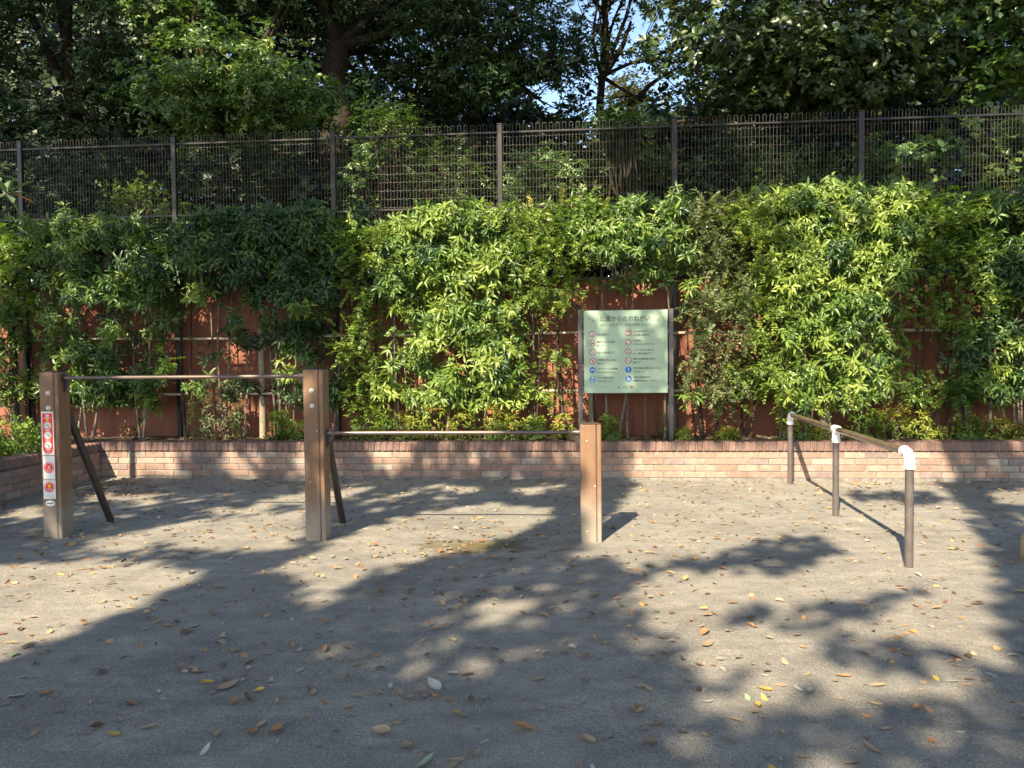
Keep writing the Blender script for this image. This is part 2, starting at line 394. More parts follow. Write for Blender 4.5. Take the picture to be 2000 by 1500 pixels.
def whorls(P, A, k, L, ratio, spread=(55, 85), jl=0.25, crnd=None):
    """k leaves round each axis A at P -> arrays for leaf_mesh"""
    n = len(P); A = nrm(A)
    ref = np.where(np.abs(A[:, 2:3]) > .9, np.array([[1., 0, 0]]), np.array([[0, 0, 1.]]))
    U = nrm(np.cross(A, ref)); Vv = np.cross(A, U)
    ph = G.uniform(0, 2 * PI, (n, 1)) + np.arange(k)[None] * 2 * PI / k + G.normal(0, .25, (n, k))
    th = np.radians(G.uniform(*spread, (n, k)))
    D = A[:, None] * np.cos(th)[..., None] + (U[:, None] * np.cos(ph)[..., None] + Vv[:, None] * np.sin(ph)[..., None]) * np.sin(th)[..., None]
    Nn = A[:, None] + G.normal(0, .25, (n, k, 3))
    LL = L * G.uniform(1 - jl, 1 + jl, (n, k))
    base = G.uniform(0, 1, n) if crnd is None else crnd
    rn = np.clip(base[:, None] * .8 + G.uniform(0, 1, (n, k)) * .2, 0, 1)
    PP = P[:, None] + D * .01 + A[:, None] * G.uniform(-.02, .02, (n, k, 1))
    return PP.reshape(-1, 3), D.reshape(-1, 3), Nn.reshape(-1, 3), LL.ravel(), (LL * ratio).ravel(), rn.ravel()
def sprays(P, D0, length, k, L, ratio, crnd=None):
    """flat branchlets: leaves in two ranks along an arching twig"""
    n = len(P); D0 = nrm(D0)
    S = nrm(np.cross(D0, np.array([[0, 0, 1.]]) + G.normal(0, .25, (n, 3)))); Un = np.cross(S, D0)
    t = np.linspace(.12, 1, k)[None] + G.normal(0, .02, (n, k))
    ln = length * G.uniform(.6, 1.25, (n, 1))
    C = P[:, None] + D0[:, None] * (t * ln)[..., None] + Un[:, None] * (-.35 * (t ** 2) * ln)[..., None]
    sd = np.where(np.arange(k) % 2 == 0, 1., -1.)[None]
    D = D0[:, None] * .55 + S[:, None] * (sd * .85)[..., None] + G.normal(0, .15, (n, k, 3))
    Nn = Un[:, None] + G.normal(0, .3, (n, k, 3))
    LL = L * G.uniform(.65, 1.2, (n, k)) * (1.1 - .35 * t)
    base = G.uniform(0, 1, n) if crnd is None else crnd
    rn = np.clip(base[:, None] * .6 + G.uniform(0, 1, (n, k)) * .3 + .15 * t ** 2, 0, 1)
    return C.reshape(-1, 3), D.reshape(-1, 3), Nn.reshape(-1, 3), LL.ravel(), (LL * ratio).ravel(), rn.ravel()
def cat(*a): return tuple(np.concatenate(x) for x in zip(*a))

def inpoly(x, y, poly):
    r = np.zeros(x.shape, bool); n = len(poly)
    for i in range(n):
        x1, y1 = poly[i]; x2, y2 = poly[(i + 1) % n]
        if y1 == y2: continue
        c = ((y1 > y) != (y2 > y)) & (x < (x2 - x1) * (y - y1) / (y2 - y1) + x1)
        r ^= c
    return r

# ================================================================== SETTING
def ground():
    xs = np.unique(np.concatenate([np.linspace(-150, -9, 14), np.linspace(-9, 9, 150), np.linspace(9, 150, 14)]))
    ys = np.unique(np.concatenate([np.linspace(-150, -2, 14), np.linspace(-2, 9, 110), np.linspace(9, 200, 14)]))
    gx, gy = np.meshgrid(xs, ys)
    z = np.zeros_like(gx)
    for _ in range(22):
        a = G.uniform(0, 2 * PI); k = G.uniform(.8, 9); z += G.uniform(.2, 1) / k * np.sin((gx * math.cos(a) + gy * math.sin(a)) * k + G.uniform(0, 6))
    near = np.clip((9.5 - np.abs(gx)) / 2, 0, 1) * np.clip((9 - gy) / 1, 0, 1) * np.clip((gy + 2) / 2, 0, 1)
    z = z * .0042 * near
    V = np.stack([gx, gy, z], -1).reshape(-1, 3); nx, ny = len(xs), len(ys)
    f = [[j * nx + i, j * nx + i + 1, (j + 1) * nx + i + 1, (j + 1) * nx + i] for j in range(ny - 1) for i in range(nx - 1)]
    me = bpy.data.meshes.new('ground'); me.from_pydata(V.tolist(), [], f); me.materials.append(MT['ground'])
    me.polygons.foreach_set('use_smooth', [True] * len(f)); me.update()
    o = link('ground', me); tag(o, 'grey-brown sandy playground surface with drag marks and damp patch', kind='structure')
ground()

CAPZ = .41
# corner of the brick wall at the left, its short arm comes towards the camera
SL = on_wall(198, 938, 0)[0]
SR = 10.5
def soil():
    n = 120
    def strip(pts_fn, nu, nv):
        V = []; f = []
        for j in range(nv + 1):
            for i in range(nu + 1): V.append(pts_fn(i / nu, j / nv))
        for j in range(nv):
            for i in range(nu): f.append([j * (nu + 1) + i, j * (nu + 1) + i + 1, (j + 1) * (nu + 1) + i + 1, (j + 1) * (nu + 1) + i])
        return V, f
    def main(u, v):
        p = wp(SL - 5.5 + u * (SR - SL + 6), .12 + v * .92, .36 + .035 * math.sin(v * PI) + R.uniform(-.012, .012)); return tuple(p)
    V, f = strip(main, 260, 22)
    def left(u, v):
        p = wp(SL - .10 - u * 6, .12 - v * 9, .36 + R.uniform(-.012, .012) + .03 * min(1, u * 8)); return tuple(p)
    V2, f2 = strip(left, 60, 60)
    k = len(V); V += V2; f += [[q + k for q in a] for a in f2]
    me = bpy.data.meshes.new('soil'); me.from_pydata(V, [], f); me.materials.append(MT['soil']); me.update()
    tag(link('soil', me), 'dark planting soil behind the brick wall', kind='structure')
    # raised wooded ground behind the mesh fence
    def bank(u, v):
        y = v ** 1.6; base = wp(-22 + 46 * u, 1.08 + y * 45, 0)
        return (base.x, base.y, 1.75 + .35 * min(1, y * 12) + .15 * math.sin(u * 40) * min(1, v * 5) + R.uniform(-.04, .04))
    V, f = strip(bank, 90, 40)
    me = bpy.data.meshes.new('hill'); me.from_pydata(V, [], f); me.materials.append(MT['hill']); me.update()
    tag(link('hill', me), 'wooded ground rising behind the fence', kind='structure')
soil()

def brick_wall():
    root = empty('brick_wall', wp(SL, 0, 0))
    tag(root, 'low planter wall of pinkish bricks with dark brick-on-edge coping', 'brick wall')
    core = MB(); br = MB(); cap = MB()
    def run(org, d, n, length, first):
        # org: outer face corner, d along, n into the planter
        mid = length / 2
        core.box(org + d * mid + n * .107 + Z3 * .14, length / 2, .10, .16, d, n, Z3, 'mortar', .002)
        for c in range(4):
            z = .055 + c * .07; s = -(.11 if c % 2 else 0) - R.uniform(0, .004)
            while s < length:
                a = max(s, 0); b = min(s + .21, length)
                if b - a > .03:
                    t = R.random(); k = R.uniform(.84, 1.13)
                    base = (.285, .185, .142) if t < .5 else (.32, .22, .17) if t < .8 else (.29, .245, .20) if t < .93 else (.22, .165, .15)
                    br.col = tuple(x * k for x in base)
                    br.box(org + d * ((a + b) / 2) + n * (.053 + R.uniform(-.0015, .0015)) + Z3 * z, (b - a) / 2, .053, .030, d, n, Z3, 'brick', .0035)
                s += .22
        s = 0
        while s < length:
            b = min(s + .062, length); k = R.uniform(.82, 1.15); t = R.random()
            base = (.185, .108, .088) if t < .65 else (.215, .13, .105) if t < .9 else (.14, .09, .082)
            cap.col = tuple(x * k for x in base)
            zc = (.305 + CAPZ) / 2 + R.uniform(-.0015, .0015)
            cap.box(org + d * ((s + b) / 2) + n * (.098 + R.uniform(-.002, .002)) + Z3 * zc, (b - s) / 2, .115, (CAPZ - .305) / 2, d, n, Z3, 'cap', .012, False)
            s += .070
        core.box(org + d * mid + n * .10 + Z3 * ((.305 + CAPZ) / 2 - .004), length / 2, .105, (CAPZ - .315) / 2, d, n, Z3, 'mortar', .006)
    run(wp(SL, 0, 0), WD, WN, SR - SL, 0)
    pL = ground_at(0, 985); c0 = wp(SL, 0, 0)
    dl = Vector((pL.x - c0.x, pL.y - c0.y, 0)).normalized()
    nl = Vector((dl.y, -dl.x, 0))
    if nl.x > 0: nl = -nl
    run(c0 + dl * .0 + nl * 0.0, dl, nl, 5.0, 1)
    br.build('brickwork', root); cap.build('coping', root); core.build('mortar_bed', root)
brick_wall()

FO = .87                       # fence line behind the wall face
fence_s = [on_wall(x, y, FO)[0] for x, y in ((43, 400), (342, 400), (652, 380), (977, 350), (1317, 330), (1681, 300))]
fence_s = [fence_s[0] - 2.0] + fence_s + [fence_s[-1] + 2.0, fence_s[-1] + 4.0, fence_s[-1] + 6.0]
RW_TOP = 2.24
def red_wall():
    root = empty('panel_wall', wp(0, FO + .05, .38))
    tag(root, 'terracotta red panel wall standing behind the planted shrubs', 'wall')
    for a, b in zip(fence_s[:-1], fence_s[1:]):
        m = MB(); mid = (a + b) / 2; hw = (b - a) / 2 - .006
        m.box(wp(mid, FO + .075, (.38 + RW_TOP) / 2), hw, .02, (RW_TOP - .38) / 2, WD, WN, Z3, 'red', .003)
        m.build('panel', root)
    m = MB()
    m.box(wp((fence_s[0] + fence_s[-1]) / 2, FO + .09, RW_TOP + .022), (fence_s[-1] - fence_s[0]) / 2, .035, .02, WD, WN, Z3, 'fence_post', .004)
    m.build('top_rail', root)
red_wall()

def mesh_fence():
    root = empty('mesh_fence', wp(0, FO, .38))
    tag(root, 'tall dark brown wire mesh fence rising above the hedge', 'fence')
    TOP = 4.03
    for s in fence_s:
        m = MB(); m.box(wp(s, FO - .005, (TOP + .07 + .36) / 2), .03, .025, (TOP + .07 - .36) / 2, WD, WN, Z3, 'fence_post', .006)
        m.box(wp(s, FO - .005, TOP + .075), .034, .029, .008, WD, WN, Z3, 'fence_post', .004)
        m.build('post', root)
    for a, b in zip(fence_s[:-1], fence_s[1:]):
        m = MB(); n = 50; w_ = .0023
        st = (b - a - .08) / n
        ss = [a + .04 + st * i for i in range(n + 1)]
        for i, s in enumerate(ss):
            j = R.uniform(-.003, .003)
            m.tube([wp(s + j, FO + .01, RW_TOP + .05), wp(s, FO + .01, 3.1), wp(s - j, FO + .01, TOP + .075)], w_, 'fence', 4, False)
            if i % 2 == 0 and i < n:
                m.tube([wp(s, FO + .01, TOP + .075), wp(s + st * .5, FO + .01, TOP + .085), wp(s + st, FO + .01, TOP + .075)], w_, 'fence', 4, False)
        z = RW_TOP + .12
        while z < TOP - .02:
            pts = [wp(s, FO + .01 + (.004 if k % 2 else -.004), z + (.008 if k % 2 else -.008)) for k, s in enumerate(ss)]
            m.tube(pts, w_ * .9, 'fence', 4, False); z += .1
        m.build('mesh_panel', root, False)
        for z in (TOP - .02, 3.13, 2.96):
            m = MB(); m.box(wp((a + b) / 2, FO - .002, z), (b - a) / 2 - .034, .009, .011, WD, WN, Z3, 'fence_post', .002)
            m.build('rail', root)
mesh_fence()

def trellis():
    root = empty('bamboo_trellis', wp(0, .57, .38))
    tag(root, 'two-rail bamboo trellis tied to log posts before the red wall', 'trellis')
    O = .56
    for z, ys in ((1.60, 653), (.935, 768)):
        s = SL - 1.2; k = 0
        while s < SR:
            L = R.uniform(3.0, 3.8); m = MB(); n = 16
            zz = z + R.uniform(-.008, .008); o2 = O + (.012 if k % 2 else -.008)
            pts = []; rad = []
            for i in range(n * 3 + 1):
                t = i / (n * 3); pts.append(wp(s + L * t, o2, zz + .008 * math.sin(t * 7 + k)))
                rad.append(.0165 * (1.18 if i % 6 == 0 else 1) * (1.08 - .2 * t))
            m.tube(pts, rad, 'bamboo', 9); m.build('bamboo_rail', root); s += L - .25; k += 1
    for x, zt in ((512, 1.70), (1155, 1.64), (1880, 1.64), (30, 1.66), (1610, 1.5), (838, 1.62)):
        s, _ = on_wall(x, 760, O + .06); m = MB()
        m.tube([wp(s, O + .062, .3), wp(s + .004, O + .062, 1.0), wp(s, O + .062, zt)], [.043, .041, .038], 'logpost', 12)
        m.build('log_post', root)
        for z in (1.60, .935):
            m = MB()
            for dz in (-.012, 0, .012): m.tube([wp(s + .05 * math.cos(t), O + .03 + .055 * math.sin(t), z + dz + .03 * math.sin(t * 2 + dz * 90)) for t in np.linspace(0, 2 * PI, 13)], .006, 'rope', 5, False)
            m.build('rope_tie', root)
    for x in (115, 420, 560, 770, 1045, 1260, 1530, 1735, 1830):
        s, _ = on_wall(x, 760, O); m = MB(); zt = R.uniform(1.62, 2.3)
        m.tube([wp(s, O - .03, .34), wp(s + R.uniform(-.02, .02), O - .028, 1.1), wp(s + R.uniform(-.04, .04), O - .03, zt)], [.012, .011, .009], 'stake', 8)
        m.build('bamboo_stake', root)
trellis()

# ================================================================== PLAY EQUIPMENT
def lay_bolt(m, c, n, r, mat, h=.011):
    a = n.orthogonal().normalized(); b = n.cross(a); vs = []; fs = []
    for i, (rr, hh) in enumerate(((1, 0), (.93, .45), (.65, .85), (.3, .98))):
        for k in range(14):
            t = 2 * PI * k / 14; vs.append(c + (a * math.cos(t) + b * math.sin(t)) * r * rr + n * h * hh)
    for i in range(3):
        for k in range(14): fs.append([i * 14 + k, i * 14 + (k + 1) % 14, (i + 1) * 14 + (k + 1) % 14, (i + 1) * 14 + k])
    fs.append([42 + k for k in range(14)]); m.add(vs, fs, mat, True)
def disc(m, c, U, V, r, mat, n=20, lift=None):
    m.add([c + U * math.cos(2 * PI * k / n) * r + V * math.sin(2 * PI * k / n) * r for k in range(n)], [list(range(n))], mat)
def ringm(m, c, U, V, r1, r2, mat, n=24):
    vs = [c + (U * math.cos(2 * PI * k / n) + V * math.sin(2 * PI * k / n)) * r for r in (r1, r2) for k in range(n)]
    m.add(vs, [[k, (k + 1) % n, n + (k + 1) % n, n + k] for k in range(n)], mat)
def quad(m, c, U, V, x0, y0, x1, y1, mat):
    m.add([c + U * x0 + V * y0, c + U * x1 + V * y0, c + U * x1 + V * y1, c + U * x0 + V * y1], [[0, 1, 2, 3]], mat)
def poly(m, c, U, V, pts, mat): m.add([c + U * a + V * b for a, b in pts], [list(range(len(pts)))], mat)
def stroke(m, c, U, V, a, b, wd, mat):
    d = Vector((b[0] - a[0], b[1] - a[1])).normalized(); q = Vector((-d.y, d.x)) * wd / 2
    poly(m, c, U, V, [(a[0] + q.x, a[1] + q.y), (a[0] - q.x, a[1] - q.y), (b[0] - q.x, b[1] - q.y), (b[0] + q.x, b[1] + q.y)], mat)

def text_geo(s, size, bold=0.0):
    c = bpy.data.curves.new('lettering', 'FONT'); c.body = s; c.size = size; c.align_x = 'LEFT'; c.offset = bold; c.resolution_u = 2
    o = bpy.data.objects.new('lettering', c); COL.objects.link(o)
    dg = bpy.context.evaluated_depsgraph_get(); me = bpy.data.meshes.new_from_object(o.evaluated_get(dg))
    vs = [(v.co.x, v.co.y) for v in me.vertices]; fs = [list(p.vertices) for p in me.polygons]
    bpy.data.objects.remove(o); bpy.data.curves.remove(c); bpy.data.meshes.remove(me)
    return vs, fs
def put_text(m, s, c, U, V, size, mat, width=None, bold=0.0, centre=False):
    vs, fs = text_geo(s, size, bold)
    if not vs: return
    xs = [a for a, b in vs]; wd = max(xs) - min(xs); k = (width / wd) if width else 1.0
    off = -min(xs) - (wd / 2 if centre else 0)
    m.add([c + U * ((a + off) * k) + V * b for a, b in vs], fs, mat)

PL = ground_at(103.5, 1051); PM = ground_at(616.5, 1056); PR = ground_at(1155, 1060)
BD = Vector((PR.x - PL.x, PR.y - PL.y, 0)).normalized(); BN = Vector((-BD.y, BD.x, 0))   # BN points away from the camera
def horizontal_bars():
    root = empty('horizontal_bar', PL)
    tag(root, 'two-height horizontal bar set with three square brown posts', 'horizontal bar')
    HW, HD = .0745, .070
    posts = []
    tops = []
    for i, (p, x, yt) in enumerate(((PL, 100, 727), (PM, 615, 722), (PR, 1152, 830))):
        p = Vector((p.x, p.y, 0)) + BN * HD         # p was the foot of the front face
        zt = on_plane(x, yt, p - BN * HD, BN).z
        zt = (1.245, 1.245, .845)[i] if abs(zt - (1.245, 1.245, .845)[i]) > .06 else zt
        m = MB(); c = p + Z3 * (zt / 2 - .1); hz = zt / 2 + .1
        m.box(c - BD * .0175, .057, HD, hz, BD, BN, Z3, 'post', .006)
        m.box(c + BD * .0590, .0155, HD, hz, BD, BN, Z3, 'post', .005)
        m.box(c + BD * .0415, .0035, HD - .006, hz - .004, BD, BN, Z3, 'groove', .001)
        m.box(p + Z3 * (zt + .004), .060, .058, .006, BD, BN, Z3, 'groove', .004)
        o = m.build('post', root); posts.append((o, p, zt))
        f = p - BN * (HD + .0005)
        def bolt_at(x, y, r, mat, h):
            q = on_plane(x, y, f, BN); mm = MB(); lay_bolt(mm, q, -BN, r, mat, h); mm.build('bolt_cap' if r > .01 else 'screw', o)
        if i == 0:
            for x, y in ((94.5, 768), (95, 797)): bolt_at(x, y, .0205, 'bolt', .014)
        if i == 1:
            for x, y in ((609, 763), (610, 793)): bolt_at(x, y, .0205, 'bolt', .014)
            for x, y in ((619, 842), (606, 941)): bolt_at(x, y, .006, 'bolt', .003)
        if i == 2:
            for x, y in ((1146, 861), (1147, 1038), (1162, 950)): bolt_at(x, y, .006, 'bolt', .003)
    f0 = posts[0][1] - BN * HD
    # bars
    def bar(i, j, z):
        a = posts[i][1] + BD * HW + Z3 * z; b = posts[j][1] - BD * HW + Z3 * z
        m = MB(); m.tube([a + BD * .02, b - BD * .02], .0142, 'steel', 16); bo = m.build('bar', root)
        for q, s in ((a, 1), (b, -1)):
            m = MB(); m.tube([q + BD * s * .002, q + BD * s * .058, q + BD * s * .063], [.0195, .0195, .016], 'steel', 16); m.build('end_sleeve', bo)
            m = MB(); m.tube([q, q + BD * s * .006], .034, 'bracket', 18)
            m.box(q + BD * s * .0035 - Z3 * .055, .0032, .016, .05, BD, BN, Z3, 'bracket', .001)
            k = q + BD * s * .004
            m.add([k + BN * o_ + BD * s * x_ - Z3 * z_ for o_ in (-.004, .004) for x_, z_ in ((0, .015), (.05, .018), (.045, .04), (0, .1))],
                  [[0, 1, 2, 3], [7, 6, 5, 4], [0, 4, 5, 1], [1, 5, 6, 2], [2, 6, 7, 3], [3, 7, 4, 0]], 'bracket')
            m.build('bracket', bo)
    bar(0, 1, on_plane(350, 736.5, posts[0][1], BN).z)
    bar(1, 2, on_plane(890, 845, posts[0][1], BN).z)
    # slanting rear braces
    for i, (bx, by) in ((0, (221, 1018)), (1, (671, 1020))):
        p = posts[i][1]; g = ground_at(bx, by); top = p + BN * HD + Z3 * 1.02 + BD * .01
        a = top - BN * .01; b = top + BN * .035 - Z3 * .012; m = MB()
        g2 = g - Z3 * .05
        pts = [a, a.lerp(b, .6) + Z3 * .002, b]
        for t in (.08, .2, .4, .6, .8, 1.0): pts.append((b + Vector((0, 0, -.03))).lerp(g2, t))
        m.tube(pts, .0285, 'brown_steel', 16); m.build('brace', root)
    # stickers on the front of the left post
    o, p, zt = posts[0]
    f = p - BN * (HD + .001)
    def pt(x, y): return on_plane(x, y, f, BN)
    U, V = BD, Z3
    def sticker(xc, y0, y1, hw, draw):
        c = (pt(xc, y0) + pt(xc, y1)) / 2; hh = abs(pt(xc, y0).z - pt(xc, y1).z) / 2
        m = MB(); m.box(c - BN * .0006, hw, .0008, hh, BD, BN, Z3, 'label_white', .0004)
        m_c = c - BN * .0018; draw(m, m_c, hw, hh); return m.build('sticker', o)
    def rule(m, c, hw, hh):
        pts = [(-hw + .007, hh - .012), (-hw + .007, -hh + .05)]
        r = hw - .007
        pts += [(-r * math.cos(t), -hh + .05 - r * math.sin(t)) for t in np.linspace(.15, PI - .15, 10)]
        pts += [(hw - .007, -hh + .05), (hw - .007, hh - .012)]
        poly(m, c, U, V, pts, 'label_red'); c = c - BN * .0008
        stroke(m, c, U, V, (-.012, hh - .028), (.012, hh - .028), .018, 'label_white')
        stroke(m, c - BN * .0004, U, V, (-.008, hh - .024), (.009, hh - .024), .006, 'label_red')
        stroke(m, c, U, V, (-.028, hh - .046), (.028, hh - .046), .005, 'label_white')
        poly(m, c, U, V, [(-.012, hh - .068), (.012, hh - .068), (.009, hh - .052), (-.009, hh - .052)], 'label_yellow')
        for k, yy in enumerate((.105, .178, .252)):
            q = c + V * (hh - yy); disc(m, q, U, V, .029, 'label_white'); q = q - BN * .0006
            stroke(m, q, U, V, (-.017, .017), (.017, -.017), .004, 'rail_post')
            ringm(m, q, U, V, .0215, .0235, 'rail_post')
            disc(m, q + U * .006 + V * (.008 - .008 * k), U, V, .006, ('label_yellow', 'bracket', 'bracket')[k], 10)
            stroke(m, q, U, V, (.004, .002), (.012, -.014), .006, ('p_sky', 'label_yellow', 'p_sky')[k])
            stroke(m, c, U, V, (-.022, hh - yy - .036), (.022, hh - yy - .036), .0045, 'label_white')
        stroke(m, c, U, V, (-.014, -hh + .022), (.014, -hh + .022), .004, 'label_white')
    def age(kind):
        def d(m, c, hw, hh):
            q = c + V * (.0 if kind == 0 else .018)
            ringm(m, q, U, V, .034, .041, 'label_red'); disc(m, q, U, V, .0305, 'label_red'); q = q - BN * .0006
            disc(m, q + V * .008, U, V, .012 if kind else .008, 'label_yellow', 12)
            if not kind: poly(m, q, U, V, [(-.010, .012), (.011, .014), (.007, -.004), (-.006, -.005)], 'label_white')
            put_text(m, '3-6', q - V * .021, U, V, .02, 'label_white', .03, .0004, True)
            if kind:
                for k in range(4): stroke(m, c, U, V, (-.036, -.042 - k * .010), (.036, -.042 - k * .010), .0028, 'ink_light')
        return d
    sticker(93.5, 804, 889, .047, rule); sticker(96.0, 890.5, 936.5, .0465, age(0)); sticker(97.0, 938, 974, .0475, age(1))
    c = pt(98.5, 983); m = MB()
    m.add([c - BN * .0008 + U * .037 * math.cos(t) + V * .0215 * math.sin(t) for t in np.linspace(0, 2 * PI, 24, endpoint=False)], [list(range(24))], 'label_white')
    stroke(m, c - BN * .0014, U, V, (-.026, 0), (.026, 0), .007, 'ink'); stroke(m, c - BN * .0014, U, V, (-.01, -.013), (.01, -.013), .003, 'ink_light')
    m.build('maker_plate', o)
horizontal_bars()

def handrail():
    A = ground_at(1775, 1109); B = ground_at(1632, 1008); C = ground_at(1543, 945)
    d = Vector((C.x - A.x, C.y - A.y, 0)); L = d.length; d.normalize()
    t = (Vector((B.x, B.y, 0)) - Vector((A.x, A.y, 0))).dot(d)
    B = Vector((A.x, A.y, 0)) + d * t
    root = empty('stretching_rail', (A.x, A.y, 0)); tag(root, 'low brown pipe rail on three legs with white pipe joints', 'exercise rail')
    A = Vector((A.x, A.y, 0)); C = Vector((C.x, C.y, 0)); HZ = .714
    for p, kind in ((A, 'elbow'), (B, 'tee'), (C, 'elbow')):
        m = MB(); m.tube([p - Z3 * .1, p + Z3 * .63], .0255, 'rail_post', 18); m.build('leg', root)
        m = MB(); s = 1 if p is A else -1
        if kind == 'elbow':
            r = .055; pts = [p + Z3 * .622, p + Z3 * (HZ - r)]
            for a in np.linspace(0.15, PI / 2, 7): pts.append(p + Z3 * (HZ - r + r * math.sin(a)) + d * s * (r - r * math.cos(a)))
            pts.append(p + Z3 * HZ + d * s * .085)
            m.tube(pts, .0315, 'white', 20)
            m.tube([p + Z3 * .614, p + Z3 * .618, p + Z3 * .632, p + Z3 * .637], [.0325, .0355, .0355, .0325], 'white', 20)
            e = p + Z3 * HZ + d * s * .076
            m.tube([e, e + d * s * .003, e + d * s * .014, e + d * s * .017], [.0325, .036, .036, .0325], 'white', 20)
        else:
            m.tube([p + Z3 * .605, p + Z3 * .66, p + Z3 * HZ], [.031, .030, .030], 'white', 20)
            m.tube([p + Z3 * .614, p + Z3 * .618, p + Z3 * .632, p + Z3 * .637], [.0315, .0345, .0345, .0315], 'white', 20)
            m.tube([p + Z3 * HZ - d * .05, p + Z3 * HZ - d * .047, p + Z3 * HZ + d * .047, p + Z3 * HZ + d * .05], [.0315, .034, .034, .0315], 'white', 20)
        m.build('pipe_joint', root)
    for p, q in ((A, B), (B, C)):
        a = p + Z3 * HZ + d * (.07 if p is A else .04); b = q + Z3 * HZ - d * (.07 if q is C else .04)
        m = MB(); m.tube([a, b], .0245, 'rail', 18); m.build('rail', root)
handrail()

# ------------------------------------------------------------------ notice board
def notice_board():
    O = .30; P0 = W0 + WN * O
    q = [on_plane(x, y, P0, WN) for x, y in ((1140, 608), (1303.5, 604), (1141, 767.5), (1304, 767))]
    U = WD; V = Z3
    c = sum(q, Vector()) / 4; hw = ((q[1] - q[0]).length + (q[3] - q[2]).length) / 4; hh = ((q[0] - q[2]).length + (q[1] - q[3]).length) / 4
    root = empty('notice_board', Vector((c.x, c.y, .38))); tag(root, 'mint green park rules notice board on two dark steel posts', 'notice board')
    for x, y in ((1133.5, 700), (1310.5, 700)):
        s, _ = on_wall(x, y, O + .01); m = MB(); zt = c.z + hh + .012
        m.box(wp(s, O + .01, (zt + .3) / 2), .0255, .03, (zt - .3) / 2, WD, WN, Z3, 'sign_post', .004)
        m.build('post', root)
    sl, _ = on_wall(1133.5, 700, O); sr, _ = on_wall(1310.5, 700, O)
    for z in (c.z + hh * .62, c.z - hh * .78):
        m = MB()
        m.box(wp((sl + sr) / 2, O + .035, z), (sr - sl) / 2 - .027, .012, .014, WD, WN, Z3, 'sign_post', .002); m.build('cross_rail', root)
    for sx in (-1, 1):
        for z in (c.z + hh * .5, c.z - hh * .87): m = MB(); m.box(c + U * sx * (hw + .016) + V * (z - c.z) + WN * .012, .012, .008, .02, WD, WN, Z3, 'bolt', .002); m.build('clamp', root)
    m = MB(); m.box(c + WN * .012, hw + .008, .014, hh + .008, WD, WN, Z3, 'sign_post', .003); m.build('frame', root)
    m = MB(); m.box(c - WN * .004, hw, .004, hh, WD, WN, Z3, 'mint', .001); panel = m.build('panel', root)
    k = 2 * hw / 163.5
    def L(px, py): return c - WN * .0095 + U * ((px - 1222) * k) + V * ((687 - py) * k)     # board drawing, in the photo's units
    t = MB()
    put_text(t, '公園からのおねがい', L(1172, 626.5), U, V, .068, 'ink', 98 * k, .0007)
    put_text(t, 'こうえん', L(1173, 616), U, V, .022, 'ink', 18 * k)
    put_text(t, '次のルールを守って、なかよく利用しましょう', L(1173, 636.5), U, V, .034, 'ink', 98 * k); t.build('lettering', panel)
    rows_l = [(653, ['園内は禁煙です'], (24,)), (671, ['動物をつれての入園は', '禁止です'], (36, 14)), (688.5, ['火気の使用は禁止です'], (35,)),
              (706.5, ['車や単車など危ないものは', '禁止です'], (36, 14)), (724, ['ベンチやテーブルは長時間', '使いつづけるのはやめましょう'], (40, 43)), (741.5, ['みんなの施設を大切に', 'つかいましょう'], (33, 29))]
    rows_r = [(651, ['ごみは持ち帰りましょう', '不法投棄は犯罪です'], (40, 32)), (669, ['木や植物に', 'いたずらをしないでください'], (17, 43)), (687.5, ['バットやゴルフなどの', 'ボール遊びは禁止です'], (40, 36)),
              (705, ['園内での自転車等の走行は', '禁止です'], (43, 14)), (723, ['他の利用者の迷惑になることは', 'やめましょう'], (52, 22)), (741, ['遊具の利用は必ず', '保護者が付き添ってください'], (33, 47))]
    for x0, rows in ((1166, rows_l), (1237, rows_r)):
        for y, ls, ws in rows:
            t = MB(); y0 = y + 1.8 if len(ls) == 1 else y - 1.6
            for i, s in enumerate(ls): put_text(t, s, L(x0, y0 + i * 6.8), U, V, .026, 'ink', ws[i] * k, .0003)
            t.build('lettering', panel)
    t = MB(); put_text(t, 'A', L(1206, 759.5), U, V, .034, 'ink', 5 * k, .001)
    quad(t, L(1215.5, 757.5), U, V, 0, -2 * k, 10.5 * k, 2 * k, 'ink_light'); ringm(t, L(1233, 757), U, V, 1.2 * k, 2.9 * k, 'p_red'); t.build('emblem', panel)
    for x0, x1, y in ((1174, 1192, 757), (1250, 1284, 757)):
        t = MB(); n = 8
        for i in range(n):
            a = x0 + (x1 - x0) * i / n; b = x0 + (x1 - x0) * (i + 1) / n
            f = lambda x: y - 1.6 * math.sin((x - x0) / (x1 - x0) * PI)
            stroke(t, L(0, 0), U, V, (a * k, -f(a) * k), (b * k, -f(b) * k), .6 * k, 'ink_light')
        t.build('ornament', panel)
    for sx, x in ((1, 1155), (-1, 1289)):
        t = MB()                        # the little sprig ornaments
        for dx, dy, a, ln, wd in ((-5, -1, .6, 7, 2.4), (-2, -4, -.7, 6, 2.0), (2, 2, .5, 7, 3.2), (4, 4, .2, 5, 3.0)):
            ca, sa = math.cos(a * sx + (0 if sx > 0 else PI)), math.sin(a * sx + (0 if sx > 0 else PI)); p = L(x + sx * dx, 622 + dy)
            e = [(ln / 2 * math.cos(q), wd / 2 * math.sin(q)) for q in np.linspace(0, 2 * PI, 14, endpoint=False)]
            pts = [((a_ * ca - b_ * sa) * k, -(a_ * sa + b_ * ca) * k) for a_, b_ in e]
            for i in range(14): stroke(t, p, U, V, pts[i], pts[(i + 1) % 14], .7 * k, 'ink_light')
        t.build('ornament', panel)
    r = 6.3 * k
